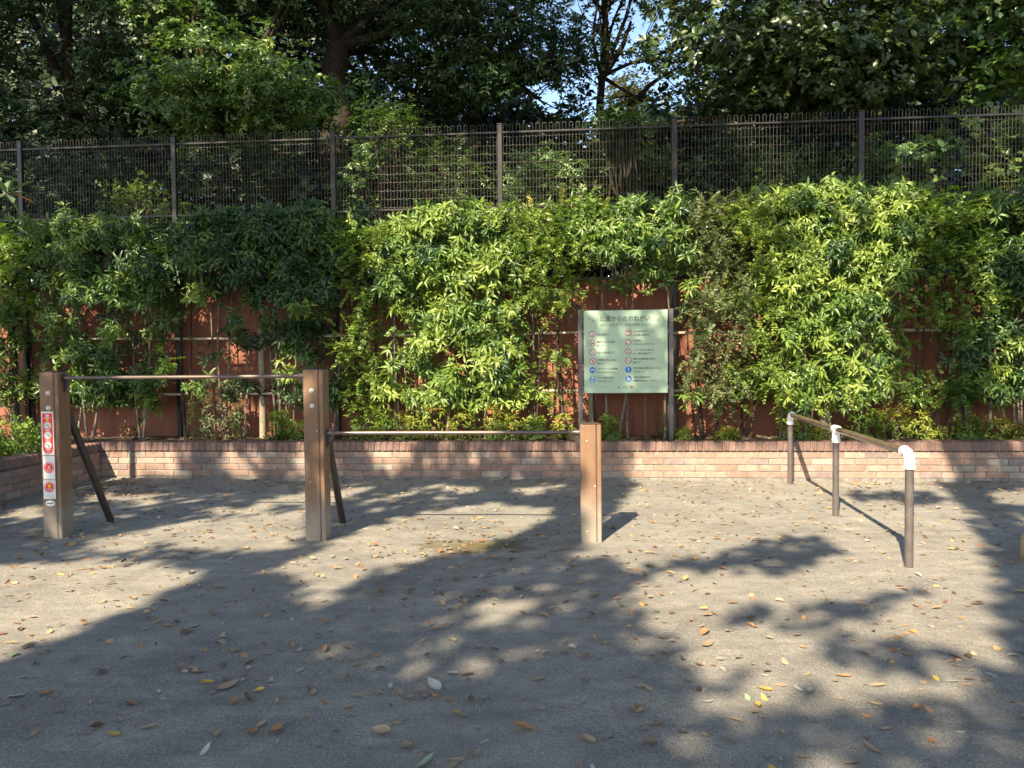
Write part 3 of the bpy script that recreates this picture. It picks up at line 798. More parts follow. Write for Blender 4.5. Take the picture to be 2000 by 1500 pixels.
    def picto(px, py, kind):
        m = MB(); p = L(px, py); s = r / 10; q = p - WN * .0006; q2 = p - WN * .0012
        if kind.startswith('no'):
            disc(m, p, U, V, r, 'p_white'); ringm(m, q, U, V, r * .78, r, 'p_red')
            g = kind[3:]
            if g == 'smoke': stroke(m, q, U, V, (-5 * s, -3.6 * s), (5 * s, -3.6 * s), 1.8 * s, 'p_dark'); stroke(m, q, U, V, (1 * s, 0), (4 * s, 5 * s), 1.2 * s, 'p_red')
            if g == 'dog':
                poly(m, q, U, V, [(-5 * s, -4 * s), (-3 * s, 1 * s), (2 * s, 2 * s), (6 * s, 3.5 * s), (6 * s, 0), (3 * s, -4.5 * s), (1 * s, -1 * s), (-3 * s, -5 * s)], 'p_dark')
            if g == 'fire': poly(m, q, U, V, [(-5 * s, 3 * s), (-1 * s, 3 * s), (2 * s, -1 * s), (-1 * s, -1.5 * s), (-3 * s, 1 * s)], 'p_dark')
            if g == 'ride':
                poly(m, q, U, V, [(-1 * s, -3 * s), (3.5 * s, -3 * s), (2.5 * s, 3 * s), (.5 * s, 4.5 * s), (-.5 * s, 2 * s)], 'p_dark'); stroke(m, q, U, V, (-6 * s, -5 * s), (6 * s, -5 * s), 2.2 * s, 'p_orange')
            if g == 'litter': poly(m, q, U, V, [(-5 * s, 2 * s), (-2 * s, 5 * s), (5 * s, 4.5 * s), (5 * s, 1 * s), (0, 2.4 * s)], 'p_dark'); disc(m, q + V * (-4 * s), U, V, 2 * s, 'ink_light', 10)
            if g == 'plant': poly(m, q, U, V, [(2 * s, 2 * s), (4 * s, 7 * s), (7 * s, 4 * s)], 'p_dark'); poly(m, q, U, V, [(-7 * s, -4 * s), (-2 * s, -1.6 * s), (-4 * s, -6 * s)], 'p_dark'); stroke(m, q, U, V, (-5 * s, 5 * s), (5 * s, -5 * s), 1.2 * s, 'p_dark')
            if g == 'ball': disc(m, q + U * (-2 * s) + V * (-3 * s), U, V, 1.8 * s, 'p_dark', 10); disc(m, q + U * (3 * s) + V * (-3 * s), U, V, 1.8 * s, 'p_dark', 10); stroke(m, q, U, V, (-1 * s, 1 * s), (4 * s, 5 * s), 1.4 * s, 'p_dark')
            if g == 'cycle':
                for x in (-3.2, 3.2): ringm(m, q + U * x * s + V * (-1 * s), U, V, 2 * s, 2.8 * s, 'ink_light', 12)
                stroke(m, q, U, V, (-3 * s, -1 * s), (2 * s, 3 * s), 1 * s, 'ink_light')
            stroke(m, q2, U, V, (-6.6 * s, 6.6 * s), (6.6 * s, -6.6 * s), 1.3 * s, 'p_red')
        else:
            disc(m, p, U, V, r, 'p_sky' if kind == 'hands' else 'p_blue')
            if kind == 'bench': stroke(m, q, U, V, (-6 * s, 1 * s), (6 * s, 1.6 * s), 3 * s, 'p_white'); stroke(m, q, U, V, (-4 * s, 1 * s), (-5 * s, -4 * s), 2 * s, 'p_white'); stroke(m, q, U, V, (4 * s, 1 * s), (5.5 * s, -4 * s), 2 * s, 'p_white')
            if kind == 'hands':
                disc(m, q + V * 5.2 * s, U, V, 3.8 * s, 'p_white', 14); stroke(m, q, U, V, (-5.5 * s, 1 * s), (-1.5 * s, -7 * s), 2.4 * s, 'p_white'); stroke(m, q, U, V, (5.5 * s, 1 * s), (1.5 * s, -7 * s), 2.4 * s, 'p_white'); disc(m, q + V * (-8 * s), U, V, 1.6 * s, 'p_white', 10)
            if kind == 'alert': poly(m, q, U, V, [(-1.6 * s, 6.5 * s), (1.6 * s, 6.5 * s), (.9 * s, -2.2 * s), (-.9 * s, -2.2 * s)], 'p_white'); disc(m, q + V * (-5 * s), U, V, 1.5 * s, 'p_white', 12)
            if kind == 'family':
                disc(m, q + U * (-2 * s) + V * 4.6 * s, U, V, 2 * s, 'p_white', 12); poly(m, q, U, V, [(-4.6 * s, 2.6 * s), (.6 * s, 2.6 * s), (.2 * s, -6.5 * s), (-4 * s, -6.5 * s)], 'p_white')
                disc(m, q + U * (4 * s) + V * (1 * s), U, V, 1.6 * s, 'p_white', 12); poly(m, q, U, V, [(2.2 * s, -.6 * s), (5.8 * s, -.6 * s), (5.4 * s, -6.5 * s), (2.6 * s, -6.5 * s)], 'p_white')
        m.build('pictogram', panel)
    for y, kd in zip((651.5, 669.5, 687.5, 705.5, 723, 741.5), ('no_smoke', 'no_dog', 'no_fire', 'no_ride', 'bench', 'hands')): picto(1157, y, kd)
    for y, kd in zip((650, 668.5, 686.5, 704.5, 722.5, 740.5), ('no_litter', 'no_plant', 'no_ball', 'no_cycle', 'alert', 'family')): picto(1227.5, y, kd)
notice_board()

def stump():
    Y = 4.85; p = at(2026, 1070, Y); g = Vector((p.x + .09, Y, 0)); m = MB()
    m.tube([g - Z3 * .05, g + Z3 * .02, g + Z3 * .12, g + Z3 * .165, g + Z3 * .18], [.165, .168, .165, .15, .12], 'stump', 24)
    o = m.build('wooden_stump'); tag(o, 'tan rounded stump cut off by the right edge of the picture', 'stump')
stump()

# ================================================================== VEGETATION
# ---- which parts of the place the trees behind the viewpoint keep in shade (photo coordinates, 0 = sun, 1 = shade)
GROUND_LIT = [
    ([(1150, 1240), (1950, 1250), (1985, 1330), (1990, 1600), (1240, 1600), (1260, 1420), (1330, 1330)], .70),
    ([(960, 1110), (1180, 1085), (1240, 1150), (1250, 1210), (1150, 1190), (980, 1160)], .85), ([(700, 1180), (1100, 1110), (1200, 1230), (900, 1330), (640, 1300)], .93),
    ([(-300, 1125), (0, 1108), (200, 1095), (415, 1112), (325, 1155), (190, 1215), (75, 1258), (0, 1288), (-300, 1420)], .04),
    ([(150, 1062), (300, 1030), (430, 985), (590, 962), (650, 958), (740, 950), (600, 1000), (596, 1048), (520, 1080), (400, 1076), (300, 1078), (160, 1080)], .12),
    ([(0, 1000), (90, 985), (90, 1010), (0, 1035)], .2), ([(205, 950), (330, 950), (300, 985), (150, 1000)], .35),
    ([(535, 1120), (700, 1035), (790, 1008), (910, 985), (1030, 985), (1092, 1005), (1000, 1045), (930, 1078), (860, 1085), (740, 1112), (640, 1160), (585, 1200), (556, 1192), (640, 1130), (560, 1135)], .03),
    ([(690, 985), (850, 945), (965, 955), (800, 985)], .2), ([(1000, 955), (1130, 945), (1110, 965), (1020, 972)], .35),
    ([(1245, 940), (1560, 940), (1830, 940), (1880, 990), (1910, 1040), (1925, 1100), (1945, 1180), (1962, 1230), (1900, 1260), (1750, 1260), (1680, 1230), (1640, 1260), (1560, 1290), (1500, 1310), (1400, 1320), (1350, 1290), (1290, 1235), (1240, 1190), (1240, 1140), (1280, 1115), (1180, 1092), (1130, 1078), (1180, 1030)], .02),
    ([(1330, 1370), (1500, 1345), (1640, 1365), (1680, 1430), (1640, 1560), (1470, 1560), (1500, 1450), (1420, 1430)], .3),
    ([(1550, 1310), (1900, 1280), (1950, 1330), (1700, 1345)], .5), ([(1300, 1310), (1500, 1320), (1480, 1350), (1340, 1350)], .5),
    ([(940, 1185), (1030, 1165), (1040, 1190), (960, 1205)], .4), ([(1925, 960), (2060, 950), (2060, 990), (1960, 985)], .1), ([(1975, 1010), (2060, 1000), (2060, 1030), (1990, 1035)], .2),
]
GROUND_DARK = [
    ([(1240, 1108), (1400, 1082), (1500, 1052), (1600, 1042), (1640, 1068), (1600, 1108), (1500, 1122), (1400, 1116), (1330, 1122)], .92),
    ([(1380, 1192), (1500, 1165), (1560, 1190), (1700, 1150), (1830, 1166), (1825, 1200), (1650, 1215), (1520, 1232), (1400, 1216)], .8),
    ([(1740, 1135), (1830, 1140), (1830, 1160), (1750, 1160)], .9), ([(1400, 1240), (1560, 1235), (1600, 1262), (1450, 1275)], .7),
    ([(1600, 965), (1830, 950), (1850, 985), (1640, 985)], .5), ([(240, 1035), (440, 990), (430, 1000), (260, 1050)], .9),
    ([(0, 1010), (90, 1015), (560, 940), (700, 945), (330, 1010), (150, 1052), (0, 1070)], .85),
    ([(560, 1062), (660, 1020), (720, 985), (840, 960), (870, 975), (760, 1005), (690, 1032), (600, 1085)], .9),
]
WALL_LIT = [([(205, 870), (330, 880), (378, 940), (205, 940)], .05), ([(440, 885), (488, 880), (500, 940), (435, 940)], 0), ([(572, 880), (640, 890), (640, 940), (568, 940)], .1),
            ([(640, 862), (960, 862), (700, 940), (640, 940)], .65), ([(960, 862), (1230, 862), (1230, 940), (900, 940)], .72), ([(1228, 856), (1832, 856), (1850, 940), (1228, 940)], .0), ([(-300, 850), (170, 862), (160, 930), (-300, 1000)], .55)]
HEDGE = [
    ([(700, 395), (1325, 375), (1335, 560), (1150, 600), (1125, 700), (1040, 690), (1040, 845), (690, 845), (690, 700), (800, 620), (720, 520)], .06),
    ([(1040, 690), (1140, 690), (1140, 800), (1040, 840)], .0),
    ([(1330, 370), (1790, 345), (1800, 560), (1740, 620), (1740, 800), (1680, 850), (1330, 850), (1320, 700), (1335, 600)], .14),
    ([(-100, 440), (110, 470), (100, 640), (60, 640), (60, 700), (70, 850), (-100, 870)], .3), ([(130, 420), (340, 395), (345, 560), (240, 640), (150, 600)], .42),
    ([(170, 640), (310, 640), (310, 780), (170, 780)], .6), ([(80, 770), (280, 770), (280, 850), (80, 850)], .3), 
    ([(1120, 590), (1325, 590), (1325, 775), (1120, 775)], .70), ([(330, 740), (500, 740), (500, 860), (330, 860)], .5),
    ([(1790, 380), (2200, 360), (2200, 560), (1800, 560)], .62), ([(1900, 560), (2200, 560), (2200, 860), (1930, 860)], .5), ([(1770, 780), (1830, 780), (1830, 860), (1770, 860)], .1),
    ([(350, 400), (705, 400), (705, 780), (350, 780)], .965), ([(690, 780), (1130, 780), (1130, 862), (690, 862)], .0), ([(545, 690), (596, 690), (596, 830), (545, 830)], .0), ([(380, 595), (432, 595), (432, 655), (388, 655)], .0),
]
TREES_LIT = [([(280, 70), (560, 10), (700, 150), (700, 275), (560, 285), (290, 255)], .1), ([(560, -50), (760, -50), (760, 60), (600, 60)], .5), ([(930, 120), (1010, 120), (1010, 200), (930, 200)], .0),
             ([(1300, -200), (2300, -200), (2300, 220), (1300, 220)], .58), ([(-300, -200), (280, -200), (280, 400), (-300, 400)], .82), ([(1140, -100), (1300, -100), (1300, 250), (1140, 250)], .5), ([(662, -150), (790, -150), (790, 330), (662, 330)], .98)]
FENCE_LIT = [([(745, 320), (985, 270), (985, 445), (735, 445)], .0), ([(985, 262), (1180, 255), (1200, 430), (985, 430)], .05), ([(1430, 230), (1530, 225), (1530, 390), (1430, 390)], .3), ([(1740, 215), (1800, 212), (1800, 330), (1740, 330)], .2), ([(1900, 205), (2100, 200), (2100, 390), (1900, 390)], .2), ([(360, 275), (600, 270), (600, 300), (360, 300)], .3)]
BUSH_LIT = [([(245, 365), (355, 360), (355, 450), (245, 450)], .0), ([(100, 400), (250, 400), (250, 450), (100, 450)], .45), ([(700, 260), (1250, 250), (1250, 430), (700, 430)], .3), ([(1480, 330), (1560, 330), (1560, 400), (1480, 400)], .1), ([(1740, 300), (1860, 300), (1860, 350), (1740, 350)], .1), ([(1940, 220), (2100, 220), (2100, 400), (1940, 400)], .3)]
LIT_SPOTS = [(at(15, 376, 6.9), .5), (at(25, 825, 7.9), .36), (at(-70, 840, 7.4), .35), (at(1790, 825, 8.2), .22)]

def shade_at(P):
    """P: points on the ground in the sun's own slanted coordinates -> wanted shade"""
    n = len(P); out = np.ones(n)
    off = (P[:, 0] - W0.x) * WN.x + (P[:, 1] - W0.y) * WN.y
    kn = KX * WN.x + KY * WN.y
    def lift(o):                       # height at which the sun ray through P meets the plane at depth o
        z = (off - o) / kn
        Q = np.stack([P[:, 0] - KX * z, P[:, 1] - KY * z, z], 1)
        return z, Q
    zw, Qw = lift(0.0); zh, Qh = lift(.45); zt, Qt = lift(2.6)
    g = off < 0; wl = (~g) & (zw < CAPZ); hd = (~g) & (~wl) & (zh < 3.0); tr = (~g) & (~wl) & (~hd)
    P3 = np.concatenate([P, np.zeros((n, 1))], 1)
    for msk, Q, polys, dark, dflt in ((g, P3, GROUND_LIT, GROUND_DARK, .985), (wl, Qw, WALL_LIT, [], .93), (hd, Qh, HEDGE, [], .9), (tr, Qt, TREES_LIT, [], .92)):
        if not msk.any(): continue
        x, y = project(Q[msk]); s = np.full(msk.sum(), dflt)
        if dark is GROUND_DARK: s[(Q[msk][:, 1] < 1.4)] = .985
        for pl, v in polys: s[inpoly(x, y, pl)] = v
        for pl, v in dark: s[inpoly(x, y, pl)] = v
        if dflt == .92:
            for o_, pp in ((FO, FENCE_LIT), (1.9, BUSH_LIT)):
                x, y = project(lift(o_)[1][msk])
                for pl, v in pp:
                    q = inpoly(x, y, pl); s[q] = np.minimum(s[q], v)
        out[msk] = s
    for c, r in LIT_SPOTS: out[np.hypot(P[:, 0] - c.x - KX * c.z, P[:, 1] - c.y - KY * c.z) < r] = 0
    return out
def smooth_field(P, cell):
    """rank-uniform smooth noise"""
    q = P / cell; i = np.floor(q).astype(int); f = q - i; f = f * f * (3 - 2 * f)
    tab = G.uniform(0, 1, (256, 256))
    def T(a, b): return tab[a & 255, b & 255]
    v = (T(i[:, 0], i[:, 1]) * (1 - f[:, 0]) + T(i[:, 0] + 1, i[:, 1]) * f[:, 0]) * (1 - f[:, 1]) + (T(i[:, 0], i[:, 1] + 1) * (1 - f[:, 0]) + T(i[:, 0] + 1, i[:, 1] + 1) * f[:, 0]) * f[:, 1]
    o = np.argsort(v); r = np.empty(len(v)); r[o] = np.linspace(0, 1, len(v)); return r

def branchy(m, a, b, r1, r2, mat, wob=.12, n=7, seg=9):
    a = Vector(a); b = Vector(b); L = (b - a).length; pts = []; rad = []
    o1 = Vector((R.uniform(-1, 1), R.uniform(-1, 1), R.uniform(-.5, .5))) * wob * L
    for i in range(n + 1):
        t = i / n; pts.append(a.lerp(b, t) + o1 * math.sin(t * PI) + Vector((R.uniform(-1, 1), R.uniform(-1, 1), 0)) * r1 * .25 * (0 < i < n)); rad.append(r1 + (r2 - r1) * t)
    m.tube(pts, rad, mat, seg); return pts

def shade_canopy():
    st = .062
    gx, gy = np.meshgrid(np.arange(-9.5, 11, st), np.arange(-1.5, 20, st)); P = np.stack([gx.ravel(), gy.ravel()], 1) + G.uniform(-.5, .5, (gx.size, 2)) * st
    s = shade_at(P)
    for dx, dy in ((.06, 0), (-.06, 0), (0, .07), (0, -.07)): s = np.minimum(s, shade_at(P + np.array([dx, dy])) + (0.0))
    s[s < .07] = 0
    inner = np.minimum.reduce([s] + [shade_at(P + np.array(d_)) for d_ in ((.16, 0), (-.16, 0), (0, .18), (0, -.18))]) > .95
    f = .72 * smooth_field(P, .42) + .28 * smooth_field(P, .17)
    keep = f < s * 1.0
    keep |= s > .96
    inner = inner[keep]; P = P[keep]
    extra = P[inner] + G.uniform(-.05, .05, (inner.sum(), 2)); P = np.concatenate([P, extra]); inner = np.concatenate([inner, np.ones(len(extra), bool)]); n = len(P)
    h = 7.2 + .9 * (smooth_field(P, 2.2) - .5) + G.uniform(-.3, .3, n) + np.clip(P[:, 1] - 7, 0, 14) * .36
    C = np.stack([P[:, 0] - KX * h, P[:, 1] - KY * h, h], 1)
    roots = [(-9.5, -6.5), (-5.5, -8.5), (-1.2, -7.5), (3.6, -8.0), (8.5, -6.5)]
    names = ['tall shade tree behind the viewpoint, darkening the sand at the far left', 'broad shade tree behind the viewpoint, between two taller ones', 'large shade tree directly behind the viewpoint with a wide crown', 'leafy shade tree behind the viewpoint, dappling the sand under the pipe rail', 'shade tree at the right of the viewpoint, shading the right edge of the sand']
    d = np.stack([np.hypot(C[:, 0] - a, (C[:, 1] - b) * .35) for a, b in roots], 1); own = d.argmin(1)
    for k, (a, b) in enumerate(roots):
        root = empty('shade_tree', (a, b, 0)); tag(root, names[k], 'tree', 'shade trees behind the viewpoint')
        m = MB(); top = (a * .85, b + 1.0, 6.1); branchy(m, (a, b, -.1), top, .3, .17, 'bark', .03); m.build('trunk', root)
        q = C[own == k]; m = MB()
        if len(q):
            done = 0
            for i in G.choice(len(q), min(400, len(q)), replace=False):
                e = q[i] - np.array([0, 0, .2]); tt = np.linspace(0, 1, 12)[:, None]; l = np.array(top) * (1 - tt) + e * tt
                g2 = l[:, :2] + l[:, 2:3] * np.array([KX, KY]); g2 = np.concatenate([g2, g2 + [.25, 0], g2 - [.25, 0]])
                if ((shade_at(g2) < .9) & (g2[:, 1] > 1.3)).any(): continue
                branchy(m, top, e, .09, .012, 'bark', .02, 6, 6); done += 1
                if done >= 9: break
            if not done: branchy(m, top, np.array(top) + np.array([.3, -1.2, 1.0]), .09, .02, 'bark', .02, 6, 6)
            m.build('limbs', root)
            nq = len(q); iq = np.where(inner[own == k], 1.25, 1.0); A = np.array([-LDIR.x, -LDIR.y, -LDIR.z])
            Nn = A + G.normal(0, .45, (nq, 3)); D = G.normal(0, 1, (nq, 3)); D = D - A * (D @ A)[:, None]
            me = leaf_mesh('crown', q, D, Nn, G.uniform(.13, .18, nq) * iq, G.uniform(.095, .13, nq) * iq, G.uniform(0, 1, nq), DIAM, 'shade')
            link('crown', me, root)
shade_canopy()

# ---- shrubs trained along the wall ---------------------------------------------------------------------------------
TOPX = [-60, 0, 60, 150, 250, 340, 400, 450, 520, 600, 660, 700, 760, 800, 850, 950, 1050, 1120, 1180, 1240, 1300, 1340, 1400, 1450, 1500, 1560, 1620, 1700, 1780, 1850, 1920, 2000, 2080]
TOPY = [455, 462, 450, 425, 432, 462, 430, 415, 410, 402, 412, 432, 446, 425, 405, 402, 412, 405, 392, 398, 388, 404, 398, 398, 380, 374, 362, 366, 392, 386, 378, 386, 386]
SHRUBS = [  # x, kind, low edge of the dense leaves, half width, density, straggly lower leaves, label
    (-25, 'B', 720, 70, 1.0, .5, 'small-leaved climber shrub cut off by the left edge'),
    (62, 'B', 700, 62, 1.0, .5, 'small-leaved dark shrub behind the left square post, reaching over the bamboo'),
    (20, 'A', 790, 48, .55, .8, 'long-leaved light shrub in the planter corner left of the square post'),
    (165, 'A', 770, 66, .85, .8, 'long-leaved shrub just above the stickered post'),
    (265, 'A', 790, 62, .85, .9, 'tall long-leaved shrub over the left end of the high bar'),
    (345, 'B', 640, 46, .6, .7, 'thin small-leaved shrub with a gap of light, left of the dark green bulk'),
    (440, 'A', 640, 64, 1.15, .35, 'dense dark green long-leaved shrub above the middle of the high bar'),
    (535, 'A', 610, 62, 1.15, .5, 'dark green long-leaved shrub over the log post behind the high bar'),
    (620, 'A', 745, 62, 1.15, .5, 'tall dark green long-leaved shrub behind the middle square post'),
    (715, 'B', 800, 60, 1.05, .8, 'yellow-green small-leaved shrub right of the middle square post'),
    (790, 'A', 650, 50, .85, .4, 'long-leaved shrub below the bare strip of mesh fence'),
    (868, 'A', 815, 66, 1.25, .8, 'bright sunlit long-leaved shrub hanging down to the second bamboo rail'),
    (965, 'A', 795, 62, 1.1, .8, 'sunlit long-leaved shrub behind the middle of the low bar'),
    (1050, 'B', 640, 64, 1.15, .45, 'bright small-leaved shrub over the bare sunlit red panel'),
    (1130, 'B', 610, 58, 1.1, .25, 'yellow-green small-leaved shrub above the left post of the notice board'),
    (1205, 'A', 590, 62, 1.15, .25, 'long-leaved shrub rising above the notice board'),
    (1285, 'A', 610, 58, 1.15, .35, 'long-leaved shrub above the right post of the notice board'),
    (1392, 'C', 855, 66, 1.15, .8, 'bronze-tinged small-leaved shrub right of the notice board'),
    (1478, 'B', 800, 56, 1.05, .7, 'small-leaved shrub between the bronze shrub and the far pipe leg'),
    (1545, 'A', 795, 66, 1.25, .8, 'bright long-leaved shrub behind the far pipe leg'),
    (1640, 'A', 800, 66, 1.2, .7, 'tall sunlit long-leaved shrub behind the middle pipe leg'),
    (1715, 'A', 690, 56, 1.0, .5, 'sunlit long-leaved shrub above the near pipe joint'),
    (1790, 'B', 720, 62, .95, .7, 'airy small-leaved shrub in half shade right of the sunlit hedge'),
    (1868, 'B', 720, 58, 1.0, .6, 'dark small-leaved shrub over the log post near the right edge'),
    (1945, 'A', 790, 62, 1.15, .9, 'long-leaved shrub just inside the right edge'),
    (2030, 'A', 790, 62, 1.15, .8, 'long-leaved shrub cut off by the right edge'),
    (2125, 'B', 740, 62, 1.0, .5, 'small-leaved shrub just beyond the right edge'),
    (2220, 'A', 780, 66, 1.1, .6, 'long-leaved shrub well beyond the right edge'),
    (2320, 'A', 760, 66, 1.1, .6, 'last long-leaved shrub of the row beyond the right edge'),
]
def hedge_shrub(x, kind, ylow, hw, dens, strag, label):
    O = .42
    s0, _ = on_wall(x, 850, O)
    root = empty('hedge_shrub', wp(s0, O, .38)); tag(root, label, 'shrub', 'shrubs trained along the red wall')
    ytop = np.interp(x, TOPX, TOPY)
    m = MB(); ns = 3 if kind != 'C' else 4; tips = []
    for i in range(ns):
        sx = s0 + R.uniform(-.2, .2); e = wp(sx + R.uniform(-.2, .2), O + R.uniform(-.1, .2), 2.55 + R.uniform(-.2, .2))
        tips.append(branchy(m, wp(sx, O + R.uniform(-.05, .12), .33), e, R.uniform(.012, .02), .005, 'palebark' if kind == 'A' else 'bark', .04, 9, 7))
    m.build('stems', root)
    # clumps: dense above, straggling below
    ztop = on_wall(x, ytop, O)[1]; zlow = on_wall(x, ylow, O)[1]
    pxm = abs(on_wall(x + 100, 700, O)[0] - on_wall(x - 100, 700, O)[0]) / 200
    W_ = hw * pxm * 1.12
    K = int((ztop - zlow) * 2 * W_ * 35 * dens)
    cs = G.normal(0, .5, K) * W_ + s0; cz = zlow + (ztop - zlow) * G.uniform(0, 1, K) ** .56
    cs = np.clip(cs, s0 - 1.25 * W_, s0 + 1.25 * W_)
    fall = (cz - zlow) / (ztop - zlow)
    co_ = .12 + .55 * G.uniform(0, 1, K) - .12 * np.sin(fall * PI)
    K2 = int(strag * 14); zb = .85
    cs = np.concatenate([cs, s0 + G.normal(0, .6, K2) * W_]); cz = np.concatenate([cz, G.uniform(zb, max(zlow, zb + .3), K2)]); co_ = np.concatenate([co_, G.uniform(.2, .55, K2)])
    # keep the top edge near the hedge line
    per = 12 if kind == 'A' else 11
    shift = np.interp(x, [0, 250, 345, 440, 620, 700, 790, 868, 1000, 1130, 1205, 1285, 1400, 1545, 1700, 1800, 1900, 2030], [-.08, -.10, -.25, -.32, -.32, -.02, .05, .17, .12, .1, -.06, .0, .05, .17, .2, -.06, -.15, -.1])  # leaf colour per shrub: own green, darkened in shaded stretches, lightened in sunlit ones
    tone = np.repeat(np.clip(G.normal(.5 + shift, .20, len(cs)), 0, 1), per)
    P = np.stack([np.repeat(cs, per), np.repeat(co_, per), np.repeat(cz, per)], 1) + G.normal(0, 1, (len(cs) * per, 3)) * np.array([.075, .055, .062])
    fb = on_wall(x, ytop - 8, O)[1]
    ok = P[:, 2] < fb + .06 * G.uniform(-1, 1, len(P)); P = P[ok]; tone = tone[ok]
    bs0, bs1 = on_wall(1112, 700, .3)[0], on_wall(1330, 700, .3)[0]
    ok = ~((P[:, 0] > bs0) & (P[:, 0] < bs1) & (P[:, 1] < .52) & (P[:, 2] < 2.06)) & ~((P[:, 0] > bs0) & (P[:, 0] < bs1) & (P[:, 1] < .28) & (P[:, 2] < 2.4)); P = P[ok]; tone = tone[ok]     # nothing grows through the notice board
    Wp = np.array([tuple(W0)]) + P[:, :1] * np.array([tuple(WD)]) + P[:, 1:2] * np.array([tuple(WN)]) + P[:, 2:3] * np.array([[0, 0, 1.]])
    n = len(Wp); out = np.array([-WN.x, -WN.y, 0.])
    if kind == 'A':
        A = out * .8 + np.array([0, 0, .5]) + G.normal(0, .42, (n, 3))
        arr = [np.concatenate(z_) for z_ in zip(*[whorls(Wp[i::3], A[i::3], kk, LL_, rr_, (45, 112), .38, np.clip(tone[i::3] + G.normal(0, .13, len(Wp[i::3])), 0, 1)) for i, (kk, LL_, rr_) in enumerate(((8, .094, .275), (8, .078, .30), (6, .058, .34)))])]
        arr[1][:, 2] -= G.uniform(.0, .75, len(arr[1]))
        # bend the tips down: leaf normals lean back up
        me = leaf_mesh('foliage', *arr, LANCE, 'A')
    else:
        D0 = out * .5 + np.array([0, 0, .12]) + G.normal(0, .55, (n, 3))
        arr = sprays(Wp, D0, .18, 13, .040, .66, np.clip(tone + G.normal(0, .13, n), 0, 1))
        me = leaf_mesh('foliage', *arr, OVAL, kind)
    link('foliage', me, root)
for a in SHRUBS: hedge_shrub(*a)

# ---- low plants along the planter edge
def low_plant(x, y0, y1, rx, mat, label, kind='Nd', O=.34, group='dwarf plants along the planter edge', name='dwarf_shrub', cat_='dwarf shrub', n=60):
    s0, zt = on_wall(x, y0, O); _, zb = on_wall(x, y1, O); zb = max(zb, .36); zt = max(zt, zb + .12)
    w_ = rx * abs(on_wall(x + 100, 800, O)[0] - on_wall(x - 100, 800, O)[0]) / 200
    root = empty(name, wp(s0, O, .37)); tag(root, label, cat_, group)
    th = G.uniform(0, 2 * PI, n); r = G.uniform(.2, 1, n) ** .6; u = G.uniform(0, 1, n)
    P = np.stack([s0 + w_ * r * np.cos(th) * (1 - .3 * u), O + .16 * r * np.sin(th), zb + (zt - zb) * u], 1)
    Wp = np.array([tuple(W0)]) + P[:, :1] * np.array([tuple(WD)]) + P[:, 1:2] * np.array([tuple(WN)]) + P[:, 2:3] * np.array([[0, 0, 1.]])
    c = np.array([tuple(wp(s0, O, (zb + zt) / 2 - .1))]); A = nrm(Wp - c) + np.array([0, 0, .5]) + G.normal(0, .3, (n, 3))
    m = MB()
    for i in range(0, n, max(1, n // 9)): m.tube([wp(s0 + R.uniform(-.03, .03), O, .34), Wp[i]], [.005, .002], 'bark', 5, False)
    m.build('stems', root)
    me = leaf_mesh('foliage', *whorls(Wp, A, 7, .048, .34, (45, 95), .3, np.clip(u * .55 + G.uniform(0, .5, n), 0, 1)), LANCE, mat); link('foliage', me, root)
LOW = [
    (705, 790, 856, 34, 'Gb', 'green dwarf bush beside the middle square post'), (755, 800, 856, 34, 'Gb', 'green dwarf bush second from the middle square post'),
    (800, 806, 858, 30, 'Nd', 'reddish-tipped dwarf bush under the hanging sunlit shrub'), (848, 794, 858, 34, 'Nd', 'tallest yellow-green dwarf bush behind the low bar'),
    (905, 796, 858, 32, 'Nd', 'yellow dwarf bush left of the dark shrub tip behind the low bar'), (965, 795, 858, 30, 'Nd', 'orange-tinged dwarf bush behind the middle of the low bar'),
    (1000, 806, 858, 24, 'Nd', 'small yellow-green dwarf bush before the sunlit red panel'), (1045, 815, 858, 26, 'Gb', 'dull green dwarf bush in front of the bare red panel'),
    (1100, 812, 858, 24, 'Nd', 'yellow dwarf bush left of the short square post'), (1188, 815, 860, 26, 'Gb', 'loose green dwarf bush under the left half of the notice board'),
    (1335, 842, 862, 20, 'Nd', 'low yellow dwarf plant at the right post of the notice board'), (1420, 838, 862, 28, 'Nd', 'red-flecked dwarf plant below the bronze shrub'),
    (1555, 815, 862, 34, 'Gb', 'green dwarf bush behind the far pipe leg'), (1600, 835, 862, 26, 'Nd', 'yellow-green dwarf plant left of the middle pipe joint'),
    (1690, 800, 860, 36, 'Gb', 'green dwarf bush under the sloping pipe rail'), (1745, 790, 860, 34, 'Nd', 'bronze-red dwarf bush above the near pipe joint'),
    (1795, 800, 852, 30, 'Nd', 'bright yellow dwarf bush in full sun near the right edge'), (1825, 838, 862, 30, 'Nd', 'low orange dwarf plant beside the bright yellow bush'),
    (1890, 815, 860, 36, 'Gb', 'shaded green dwarf bush below the log post'), (1945, 820, 862, 34, 'Nd', 'shaded bronze dwarf bush near the right edge'), (1990, 832, 862, 26, 'Nd', 'yellow dwarf plant at the right edge of the planter'),
    (545, 805, 858, 28, 'Gb', 'dark green dwarf bush beside the log post behind the high bar'), (580, 825, 858, 24, 'Gb', 'dark green dwarf bush left of the middle square post'),
]
for x, y0, y1, rx, mt, lab in LOW: low_plant(x, y0, y1, rx, mt, lab)
low_plant(262, 800, 852, 22, 'A', 'sprig of long leaves sprouting behind the brick corner', O=.45, n=10)
low_plant(420, 742, 858, 62, 'C', 'greyish rounded bush behind the middle of the high bar', O=.38, n=170)
low_plant(1290, 800, 858, 22, 'A', 'sprig of long leaves under the right half of the notice board', O=.42, n=9)
